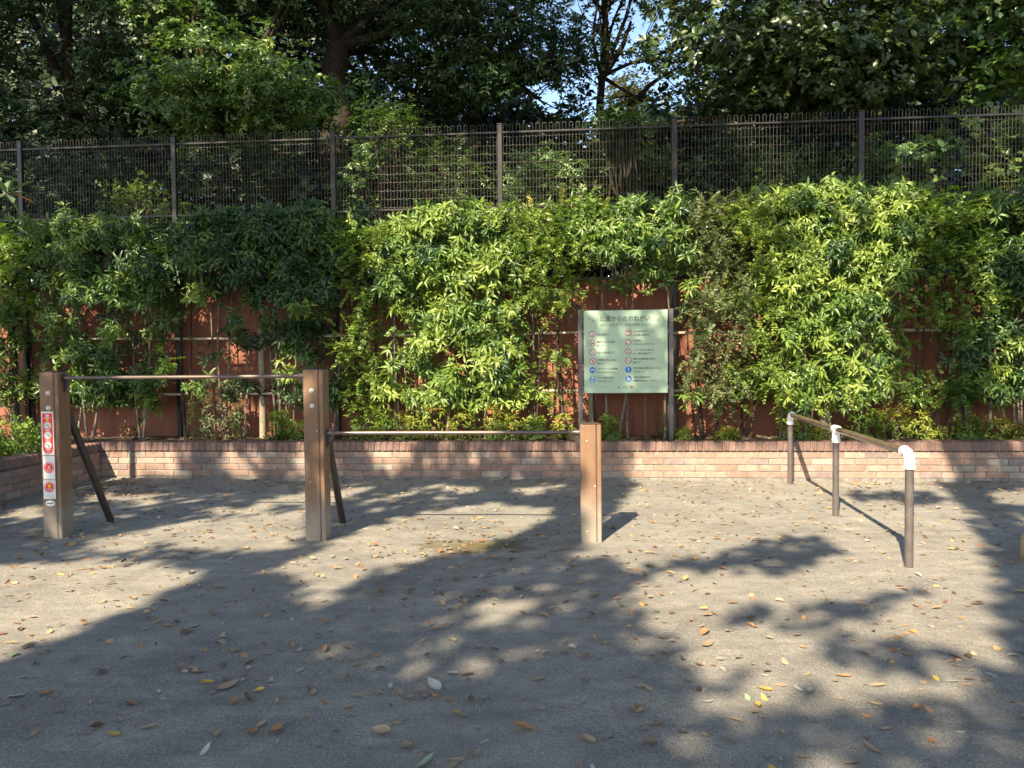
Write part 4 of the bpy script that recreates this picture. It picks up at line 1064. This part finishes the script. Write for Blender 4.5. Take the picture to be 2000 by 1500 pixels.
def corner_bush(px, py, Y, rx, rz, lab):
    c = at(px, py, Y); root = empty('green_bush', (c.x, c.y, .37)); tag(root, lab, 'bush', 'bushes in the left planter')
    n = 240; d = nrm(G.normal(0, 1, (n, 3))); d[:, 2] = np.abs(d[:, 2]); r = G.uniform(.45, 1, (n, 1)) ** .5
    P = np.array([[c.x, c.y, .38]]) + d * r * np.array([[rx, rx, rz]])
    m = MB()
    for i in range(8): m.tube([(c.x, c.y, .34), P[i]], [.007, .003], 'bark', 5, False)
    m.build('stems', root)
    link('foliage', leaf_mesh('foliage', *whorls(P, d + np.array([0, 0, .4]) + G.normal(0, .3, (n, 3)), 7, .045, .4, (40, 95)), OVAL, 'Gb'), root)
corner_bush(25, 830, 7.9, .36, .38, 'sunlit light green bush in the corner left of the stickered post')
corner_bush(-70, 850, 7.4, .38, .36, 'light green bush at the left edge beside the short brick arm')

# ---- trees and bushes behind the fence ------------------------------------------------------------------------------
SKY_GAPS = [([(1030, 172), (1075, 165), (1105, 200), (1080, 215), (1035, 212)], .8), ([(1195, 140), (1250, 120), (1290, 160), (1270, 225), (1215, 228), (1190, 190)], .72),
            ([(1170, 0), (1240, 0), (1250, 40), (1225, 110), (1180, 70)], .55), ([(1240, 30), (1275, 40), (1265, 85), (1235, 80)], .8), ([(1370, 0), (1455, 0), (1450, 50), (1385, 40)], .6), ([(1310, 150), (1345, 150), (1345, 215), (1315, 215)], .7),
            ([(415, 98), (470, 98), (470, 125), (415, 125)], .75), ([(715, 128), (750, 128), (745, 160), (712, 160)], .75), ([(1740, 262), (1780, 262), (1780, 285), (1745, 285)], .8), ([(1805, 300), (1835, 295), (1835, 345), (1810, 345)], .8), ([(1850, 310), (1885, 310), (1880, 350), (1855, 345)], .8),
            ([(1535, 262), (1580, 262), (1580, 280), (1535, 280)], .7), ([(1700, 350), (1740, 350), (1740, 380), (1700, 380)], .6), ([(1395, 362), (1440, 362), (1440, 385), (1395, 385)], .6), ([(1280, 55), (1330, 60), (1320, 120), (1285, 110)], .5), ([(900, 225), (930, 225), (930, 245), (900, 245)], .6)]
def gap_keep(P):
    x, y = project(P); k = np.ones(len(P), bool); u = G.uniform(0, 1, len(P))
    for pl, v in SKY_GAPS: k &= ~(inpoly(x, y, pl) & (u < v))
    return k
def crown_points(blobs, nclump, per, cr=.3, cz=.10):
    """flattened leaf clumps spread through ellipsoids; blobs = (centre, radii, weight)"""
    wts = np.array([b[2] for b in blobs], float); wts /= wts.sum(); C = []; O = []
    for (c, r, _), w_ in zip(blobs, wts):
        n = max(1, int(nclump * w_)); d = nrm(G.normal(0, 1, (n, 3))); rr = G.uniform(.15, 1, (n, 1)) ** .45
        C.append(np.array(c)[None] + d * rr * np.array(r)[None]); O.append(d)
    C = np.concatenate(C); O = np.concatenate(O); tone = np.clip(G.normal(.5, .2, len(C)), 0, 1)
    sag = G.uniform(-.25, .1, (len(C), 1))
    P = np.repeat(C, per, 0); Od = np.repeat(O, per, 0)
    off = G.normal(0, 1, P.shape) * np.array([cr, cr, cz]); off[:, 2] += (np.repeat(sag, per, 0)[:, 0]) * np.linalg.norm(off[:, :2], axis=1)
    return P + off, Od, np.repeat(tone, per), C
def px_blob(x, y, rx, ry, Y, ry_m=None, w_=1.0):
    c = at(x, y, Y); k = Y / F
    return (tuple(c), (rx * k, ry_m if ry_m else min(rx, ry) * k * 1.1, ry * k), w_ * rx * ry)
def tree(label, name, base, fork, blobs, nclump, mat, L=.09, ratio=.4, per=13, k=6, trunk_r=.18, tm=LANCE, bark='bark', cr=.26, cz=.09, extra=(), limbs=9, cat_='tree', group='trees behind the fence', style='w', spread=(45, 95)):
    root = empty(name, base); tag(root, label, cat_, group)
    P, O, tone, C = crown_points(blobs, nclump, per, cr, cz)
    kp = gap_keep(P) if mat != 'Ty' else np.ones(len(P), bool); P, O, tone = P[kp], O[kp], tone[kp]
    m = MB()
    if fork: branchy(m, (base[0], base[1], base[2] - .1), fork, trunk_r, trunk_r * .6, bark, .04, 9, 12)
    for a, b, r1, r2 in extra: branchy(m, a, b, r1, r2, bark, .06, 8, 9)
    if fork: m.build('trunk', root)
    m = MB(); f = fork or base
    pick = G.choice(len(C), min(limbs, len(C)), replace=False)
    for i in pick: branchy(m, f, C[i], trunk_r * .38, .012, bark, .10, 7, 7)
    # twigs under the clumps
    for i in G.choice(len(C), min(len(C), 60), replace=False):
        j = pick[np.argmin(np.linalg.norm(C[pick] - C[i], axis=1))]; t = R.uniform(.4, .9)
        branchy(m, np.array(f) * (1 - t) + C[j] * t, C[i], .014, .004, bark, .08, 4, 5)
    m.build('branches', root)
    n = len(P)
    if style == 'w':
        A = O * .35 + np.array([0, -.25, .65]) + G.normal(0, .3, (n, 3))
        arr = whorls(P, A, k, L, ratio, spread, .3, np.clip(tone + G.normal(0, .12, n), 0, 1))
    else:
        D0 = O * .6 + np.array([0, -.3, -.1]) + G.normal(0, .45, (n, 3))
        arr = sprays(P, D0, L * 3.6, k, L, ratio, np.clip(tone + G.normal(0, .12, n), 0, 1))
    link('crown', leaf_mesh('crown', *arr, tm, mat), root)
    return root
def hz(x, Y): return (at(x, 600, Y).x, Y, 1.9)

# dark evergreens at the left
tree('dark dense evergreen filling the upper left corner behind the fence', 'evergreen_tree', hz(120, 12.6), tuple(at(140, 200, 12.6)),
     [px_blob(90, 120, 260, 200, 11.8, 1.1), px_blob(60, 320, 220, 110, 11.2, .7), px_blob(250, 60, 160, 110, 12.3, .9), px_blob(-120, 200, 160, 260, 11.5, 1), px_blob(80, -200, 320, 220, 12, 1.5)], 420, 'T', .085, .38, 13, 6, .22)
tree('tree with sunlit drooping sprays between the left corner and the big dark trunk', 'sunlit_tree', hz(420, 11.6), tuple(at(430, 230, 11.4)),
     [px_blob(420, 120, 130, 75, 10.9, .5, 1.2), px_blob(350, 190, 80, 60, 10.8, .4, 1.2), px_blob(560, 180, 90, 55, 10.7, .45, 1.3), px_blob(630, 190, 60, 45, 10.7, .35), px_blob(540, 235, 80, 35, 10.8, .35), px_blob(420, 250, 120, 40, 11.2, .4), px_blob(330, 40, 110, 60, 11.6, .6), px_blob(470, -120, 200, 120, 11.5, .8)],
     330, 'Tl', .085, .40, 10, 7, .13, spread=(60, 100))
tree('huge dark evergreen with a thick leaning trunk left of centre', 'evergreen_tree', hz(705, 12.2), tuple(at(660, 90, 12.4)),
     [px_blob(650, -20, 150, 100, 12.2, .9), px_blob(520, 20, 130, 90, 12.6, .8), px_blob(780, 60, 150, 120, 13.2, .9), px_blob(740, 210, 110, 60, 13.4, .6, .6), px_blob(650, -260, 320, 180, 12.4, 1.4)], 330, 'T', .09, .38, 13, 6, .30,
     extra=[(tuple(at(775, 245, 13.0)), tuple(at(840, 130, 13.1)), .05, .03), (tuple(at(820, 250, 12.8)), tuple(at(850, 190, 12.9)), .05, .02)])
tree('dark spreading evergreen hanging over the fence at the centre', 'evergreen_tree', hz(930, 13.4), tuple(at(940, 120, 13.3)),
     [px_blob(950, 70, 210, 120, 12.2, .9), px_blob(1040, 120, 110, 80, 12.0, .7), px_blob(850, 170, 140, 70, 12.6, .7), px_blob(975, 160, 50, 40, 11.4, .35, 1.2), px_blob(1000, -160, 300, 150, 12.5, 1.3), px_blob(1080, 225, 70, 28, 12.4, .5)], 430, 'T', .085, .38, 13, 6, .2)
# the slim forked tree against the sky gap
f0 = tuple(at(1176, 150, 13.0)); b0 = hz(1172, 13.0)
tree('slim forked tree with dark stems against the gap of blue sky', 'forked_tree', b0, f0,
     [px_blob(1170, 60, 120, 110, 13.2, .9), px_blob(1290, 40, 120, 90, 13.5, 1.0), px_blob(1120, 150, 60, 70, 13.2, .5, .8), px_blob(1290, 200, 70, 40, 13.3, .6, .7), px_blob(1220, -160, 260, 150, 13.2, 1.3), px_blob(1350, 150, 90, 80, 13.8, .7)], 250, 'Tm', .075, .5, 9, 6, .10, tm=OVAL,
     extra=[(f0, tuple(at(1168, -40, 13.0)), .07, .03), (f0, tuple(at(1232, 42, 13.0)), .065, .025), (tuple(at(1185, 120, 13)), tuple(at(1220, -10, 13.1)), .035, .015), (tuple(at(1176, 225, 13)), tuple(at(1240, 195, 12.9)), .07, .05), (tuple(at(1240, 195, 12.9)), tuple(at(1330, 130, 12.7)), .05, .015), (tuple(at(1215, 215, 12.9)), tuple(at(1235, 160, 12.9)), .025, .008)], limbs=6)
tree('yellow sunlit tree glowing far behind the forked stems', 'autumn_tree', hz(1235, 24), tuple(at(1235, 260, 24)),
     [px_blob(1230, 190, 45, 45, 24, 1.0), px_blob(1400, 270, 90, 50, 23, 1.0), px_blob(1260, 245, 60, 25, 24, .8)], 190, 'Ty', .12, .5, 9, 6, .2, tm=DIAM, cr=.35)
# big-leaved branches at the right
tree('broad-leaved tree spreading over the right half of the fence', 'broadleaf_tree', hz(1690, 11.8), tuple(at(1700, 190, 11.6)),
     [px_blob(1450, 70, 170, 100, 10.9, .7), px_blob(1650, 90, 190, 110, 10.6, .7, 1.1), px_blob(1560, 160, 150, 55, 10.7, .5), px_blob(1420, 185, 110, 45, 11.2, .5), px_blob(1800, 60, 160, 120, 11.2, .8), px_blob(1600, -160, 400, 150, 11.2, 1.2)], 400, 'Tr', .098, .55, 13, 6, .14, tm=OVAL, spread=(50, 100), cr=.3,
     extra=[(tuple(at(1700, 190, 11.6)), tuple(at(1300, 240, 11.3)), .07, .02), (tuple(at(1690, 215, 11.6)), tuple(at(1560, 60, 11)), .05, .015), (tuple(at(1560, 235, 11.3)), tuple(at(1690, 255, 11.6)), .035, .05)])
tree('tree with paler leaves in the upper right corner', 'broadleaf_tree', hz(2010, 11.6), tuple(at(2030, 150, 11.6)),
     [px_blob(1940, 60, 110, 130, 10.6, .7), px_blob(1975, 190, 80, 80, 10.4, .5), px_blob(2060, 40, 140, 160, 10.8, .8), px_blob(1990, -180, 250, 140, 11, 1)], 220, 'Tl', .11, .5, 8, 6, .13, tm=OVAL, cr=.3)
tree('dark evergreen in the shade behind the right end of the fence', 'evergreen_tree', hz(1830, 14.5), tuple(at(1830, 200, 14.5)),
     [px_blob(1650, 210, 150, 110, 13.6, .8), px_blob(1850, 200, 150, 100, 14, .9), px_blob(1980, 290, 100, 110, 13.6, .8), px_blob(1560, 320, 130, 70, 13.4, .7)], 300, 'T', .10, .4, 12, 6, .16)
# bushes just behind the mesh
def bush(label, x, y, rx, ry, Y, n, mat, style='w', L=.06, ratio=.42, kind='bush', tm=LANCE, k=7):
    b = at(x, y + ry, Y); base = (b.x, Y, 1.95)
    return tree(label, 'wild_bush' if kind == 'bush' else 'tall_weed', base, None, [px_blob(x, y, rx, ry, Y)], n, mat, L, ratio, 9, k, .03, tm, 'bark', .16, .08, (), 6, kind, 'bushes behind the mesh fence', style)
bush('shaded bush behind the far left panels of the mesh', 140, 380, 130, 70, 10.7, 70, 'T')
bush('sunlit small-leaved bush glowing behind the second fence post', 295, 410, 65, 50, 10.5, 55, 'B', 's', .035, .6, tm=OVAL, k=9)
bush('dim bush behind the mesh over the dark green hedge', 490, 360, 120, 70, 11.0, 80, 'T')
bush('green bush behind the fence post left of the bare mesh strip', 730, 345, 70, 70, 10.6, 60, 'Tl')
bush('feathery bush in the bare strip of mesh', 860, 340, 80, 60, 10.7, 60, 'Tl', 's', .05, .4, k=9)
bush('light green bush behind the mesh right of the central fence post', 1060, 350, 90, 65, 10.6, 90, 'Tl')
bush('dull green bush behind the mesh above the notice board', 1220, 330, 80, 70, 10.9, 80, 'Tm', tm=OVAL)
bush('leafy bush behind the right centre panel of the mesh', 1400, 340, 80, 60, 10.8, 70, 'T')
bush('light ash-like sprays behind the mesh over the sunlit hedge', 1515, 355, 55, 40, 10.3, 40, 'Tl', 's', .06, .4, k=9)
bush('bush behind the tall fence post on the right', 1690, 340, 70, 60, 10.6, 55, 'Tl')
bush('large-leaved vine on the mesh right of the tall fence post', 1790, 320, 70, 30, 10.0, 26, 'Tl', 'w', .11, .7, tm=OVAL, k=4)
bush('pale leafy bush behind the right end of the mesh', 1975, 310, 40, 80, 10.4, 45, 'Tl', 'w', .09, .55, tm=OVAL, k=5)
bush('bright tuft of leaves above the fence beside the forked tree', 1215, 236, 45, 12, 10.2, 22, 'Tl', 'w', .09, .4)
bush('fern-like sprays leaning over the fence at the dark trunk', 760, 245, 45, 30, 10.3, 26, 'Tl', 's', .06, .35, k=9)

def goldenrod():
    for i, (x, y0, y1, dx, lab) in enumerate(((1040, 378, 440, -6, 'yellow goldenrod spike left of the group above the hedge'), (1066, 395, 440, 4, 'short yellow goldenrod spike among taller ones'), (1092, 368, 440, 10, 'tallest yellow goldenrod spike above the hedge'), (1125, 385, 440, 3, 'yellow goldenrod spike at the right of the group'))):
        a = tuple(wp(on_wall(x, y1, .75)[0], .75, 2.8)); b = wp(on_wall(x + dx, y0, .75)[0], .75, on_wall(x, y0, .75)[1])
        root = empty('weed_spike', a); tag(root, lab, 'weed', 'goldenrod spikes at the mesh fence')
        m = MB(); m.tube([a, b], [.006, .003], 'palebark', 5, False); m.build('stem', root)
        t = G.uniform(.25, 1, 26); P = np.array(a)[None] + (np.array(b) - np.array(a))[None] * t[:, None] + G.normal(0, .018, (26, 3)) * (1.3 - t)[:, None]
        link('flowers', leaf_mesh('flowers', *whorls(P, G.normal(0, 1, (26, 3)) + np.array([0, 0, 1]), 5, .028, .5, (30, 95)), DIAM, 'Ty'), root)
goldenrod()

def dry_flower():
    b = wp(on_wall(1783, 400, .7)[0], .70, on_wall(1783, 402, .7)[1]); t = wp(on_wall(1785, 376, .7)[0], .70, on_wall(1785, 376, .7)[1])
    root = empty('white_flower', b); tag(root, 'single white withered flower standing above the hedge', 'flower')
    m = MB(); m.tube([b - Z3 * .25, b], .004, 'palebark', 5, False); m.build('stem', root)
    m = MB(); m.tube([b, b.lerp(t, .5), t, t + Z3 * .006], [.006, .012, .034, .02], 'white', 9); m.build('petals', root)
dry_flower()

# near branch at the left edge with thick leaves
def near_branch():
    Y = 6.9; base = at(-150, 850, Y); base = Vector((base.x, Y, .3)); root = empty('thick_leaf_tree', base)
    tag(root, 'small tree at the left edge whose thick leathery leaves poke into view', 'tree')
    f = at(-140, 430, Y); m = MB(); branchy(m, base, f, .05, .03, 'palebark', .03, 8, 9); m.build('trunk', root)
    ends = [at(22, 376, Y - .1), at(-12, 340, Y), at(-62, 430, Y + .1), at(-110, 340, Y), at(-170, 450, Y + .2), at(-200, 380, Y - .2)]
    m = MB()
    for e in ends: branchy(m, f, e, .014, .006, 'palebark', .08, 6, 7)
    m.build('branches', root); P = []; D = []; rn = []
    for i, e in enumerate(ends):
        ax = (e - f).normalized()
        for k in range(11):
            a = k * 2.4; u = ax.orthogonal().normalized(); v = ax.cross(u); P.append(tuple(e - ax * (.008 * k)))
            t = math.radians(38 + 5.2 * k); d = ax * math.cos(t) + (u * math.cos(a) + v * math.sin(a)) * math.sin(t); D.append(tuple(d)); rn.append(.95 if (i, k) in ((0, 2), (3, 8)) else R.uniform(0, .8))
    P, D = np.array(P), np.array(D); Nn = np.array([[0, -.4, 1.]]) + G.normal(0, .2, P.shape)
    link('leaves', leaf_mesh('leaves', P, D, Nn, G.uniform(.15, .225, len(P)), G.uniform(.05, .07, len(P)), np.array(rn), OVAL, 'rubber'), root)
near_branch()

def far_wood():
    bl = []
    for i in range(34):
        x = -500 + i * 92 + R.uniform(-30, 30); Y = R.uniform(16, 22); y = R.uniform(60, 330)
        if 980 < x < 1380: y = R.uniform(300, 400)
        bl.append(px_blob(x, y, R.uniform(110, 170), R.uniform(90, 150) if not 980 < x < 1380 else 60, Y, 1.2))
    for i in range(16): bl.append(px_blob(-400 + i * 185, -60 if not 980 < -400 + i * 185 < 1400 else -300, 150, 110, R.uniform(16, 20), 1.3))
    for i in range(14): bl.append(px_blob(-400 + i * 220, 390, 150, 70, R.uniform(13, 15), 1.0))
    for i in range(26): bl.append(px_blob(-500 + i * 122, 285 if not 1130 < -500 + i * 122 < 1330 else 330, 110, 60, R.uniform(15, 18.5), 1.0, 1.3))
    for i in range(22): bl.append(px_blob(-500 + i * 140, 500, 120, 70, R.uniform(12.0, 14.5), .8))
    for i in range(30): bl.append(px_blob(-900 + i * 130, R.uniform(-420, -80) if not 950 < -900 + i * 130 < 1450 else -420, 200, 160, R.uniform(17, 24), 2.0))
    P, O, tone, C = crown_points(bl, 6600, 12, .55, .3); kp = gap_keep(P); P, O, tone = P[kp], O[kp], tone[kp]; n = len(P)
    arr = whorls(P, O * .4 + np.array([0, -.3, .6]) + G.normal(0, .4, (n, 3)), 5, .22, .55, (45, 95), .3, tone)
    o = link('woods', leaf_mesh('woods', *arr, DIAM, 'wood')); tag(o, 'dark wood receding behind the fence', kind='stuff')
far_wood()

# ---- fallen leaves ------------------------------------------------------------------------------------------------
def leaf_shape(k):
    rr = random.Random(k); V = []; f = []; nu, nv = 6, 4; curl = rr.uniform(.15, 1.0); bend = rr.uniform(-.2, .5); tw = rr.uniform(-.4, .4); wd = rr.uniform(.36, .6); th = .012
    for side in (0, 1):
        for i in range(nu + 1):
            t = i / nu; pr = (math.sin(PI * t ** .8) ** .8) * wd / 2 + .004
            for j in range(nv + 1):
                s = (j / nv - .5) * 2; a = s * curl
                V.append((t - .5, pr * (math.sin(a) / max(curl, .1)), pr * (1 - math.cos(a)) * 1.3 + bend * (t - .4) ** 2 + tw * s * pr * (t - .5) + rr.uniform(-.006, .006) + (th if side else 0)))
    w_ = nv + 1; o = (nu + 1) * w_
    for i in range(nu):
        for j in range(nv):
            q = [i * w_ + j, i * w_ + j + 1, (i + 1) * w_ + j + 1, (i + 1) * w_ + j]; f.append(q[::-1]); f.append([o + z for z in q])
    V += [(-.5, 0, V[nv // 2][2]), (-.72, .03, V[nv // 2][2] + .01), (-.72, .05, V[nv // 2][2] + .01), (-.5, .02, V[nv // 2][2])]; f.append([2 * o, 2 * o + 1, 2 * o + 2, 2 * o + 3])
    zmin = min(p[2] for p in V); V = [(a, b, c - zmin) for a, b, c in V]
    return V, f
def fallen_leaves():
    meshes = {}
    for c, _ in DRY:
        for k in range(5):
            V, f = leaf_shape(k * 7 + len(c)); me = bpy.data.meshes.new('fallen_leaf'); me.from_pydata(V, [], f); me.materials.append(MT['dry_' + c])
            me.polygons.foreach_set('use_smooth', [True] * len(f)); me.update(); meshes[c, k] = me
    words_ = {'orange': 'dry orange-brown leaf lying on the sand', 'tan': 'dry tan leaf lying on the sand', 'yellow': 'bright yellow leaf lying on the sand', 'brown': 'dark brown withered leaf lying on the sand', 'grey': 'pale greyish leaf lying on the sand', 'pale green': 'pale green fresh leaf lying on the sand'}
    cols = [c for c, _ in DRY]; wt = np.array([.20, .40, .05, .12, .19, .04])
    pts = []
    while len(pts) < 2800:
        x, y = R.uniform(-150, 2150), R.uniform(942, 1560); p = ground_at(x, y)
        d = 1 / (.00000035 * max(1, 1) ) if False else 1
        # even density on the sand: accept by the ground area a pixel covers
        area = (p.y ** 3) / 420
        if R.random() > min(1, area): continue
        pts.append((p.x, p.y))
    big = [(745, 1430, .085, 'tan'), (1021, 1422, .075, 'orange'), (187, 1420, .075, 'brown'), (445, 1340, .10, 'tan'), (848, 1338, .095, 'grey'), (912, 1318, .06, 'brown'), (1376, 1236, .085, 'orange'), (1382, 1258, .10, 'tan'), (1270, 1452, .07, 'tan'), (1151, 1444, .06, 'tan'), (1475, 1390, .065, 'tan'), (1702, 1462, .075, 'tan'),
           (118, 1124, .07, 'yellow'), (40, 1230, .06, 'brown'), (645, 1232, .05, 'pale green'), (586, 1310, .04, 'grey'), (222, 1434, .06, 'yellow'), (848, 1360, .035, 'orange'), (892, 1394, .04, 'yellow'), (1010, 1150, .09, 'brown'), (1472, 1224, .05, 'orange'), (540, 1450, .05, 'pale green'), (830, 1490, .09, 'pale green'), (360, 1235, .075, 'brown'), (255, 1375, .07, 'brown'), (435, 1255, .06, 'tan'), (1425, 1447, .05, 'tan'), (1365, 1348, .05, 'brown')]
    lst = [(ground_at(x, y).x, ground_at(x, y).y, s, c) for x, y, s, c in big]
    pts.sort(key=lambda p: p[1]); near, far = pts[:272], pts[272:]
    for x, y in near: lst.append((x, y, float(np.clip(G.normal(.040, .015), .016, .08)), R.choices(cols, wt)[0]))
    for i, (x, y, s, c) in enumerate(lst):
        o = bpy.data.objects.new('fallen_leaf', meshes[c, R.randrange(5)]); COL.objects.link(o)
        o.location = (x, y, .003); o.rotation_euler = (R.gauss(0, .15), R.gauss(0, .15), R.uniform(0, 2 * PI)); o.scale = (s, s * R.uniform(.75, 1.1), s * R.uniform(.5, 1.1))
        tag(o, words_[c], 'fallen leaf', 'fallen leaves scattered on the sand')
    # the rest, farther off, as one scatter
    P = [(x, y) for x, y in far]
    for _ in range(420):      # drifts along the foot of the bricks and round the posts
        q = wp(R.uniform(SL + .1, 6), -abs(R.gauss(0, .18)) - .03, 0)
        if R.random() < .35 or q.x < -2.8: P.append((q.x, q.y))
    for _ in range(260):
        q = ground_at(R.gauss(215, 70), R.gauss(958, 14))
        if (q - W0).dot(WN) < -.03: P.append((q.x, q.y))
    for _ in range(45): q = ground_at(R.gauss(930, 90), R.gauss(1066, 18)); P.append((q.x, q.y))
    for _ in range(420):      # leaves on the planter soil
        q = wp(R.uniform(SL + .1, 6), R.uniform(.22, .8), 0); P.append((q.x, q.y))
    P = np.array(P); n = len(P); off = (P[:, 0] - W0.x) * WN.x + (P[:, 1] - W0.y) * WN.y
    z = np.where(off > 0, .395, .008); a = G.uniform(0, 2 * PI, n)
    D = np.stack([np.cos(a), np.sin(a), G.normal(0, .22, n)], 1); Nn = np.array([[0, 0, 1.]]) + G.normal(0, .3, (n, 3))
    me = leaf_mesh('leaf_litter', np.concatenate([P, z[:, None]], 1), D, Nn, np.clip(G.normal(.043, .014, n), .018, .085), np.clip(G.normal(.023, .008, n), .009, .045), G.uniform(0, 1, n), OVAL, 'litter')
    tag(link('leaf_litter', me), 'fallen leaves scattered over the farther sand and planter soil', kind='stuff')
fallen_leaves()
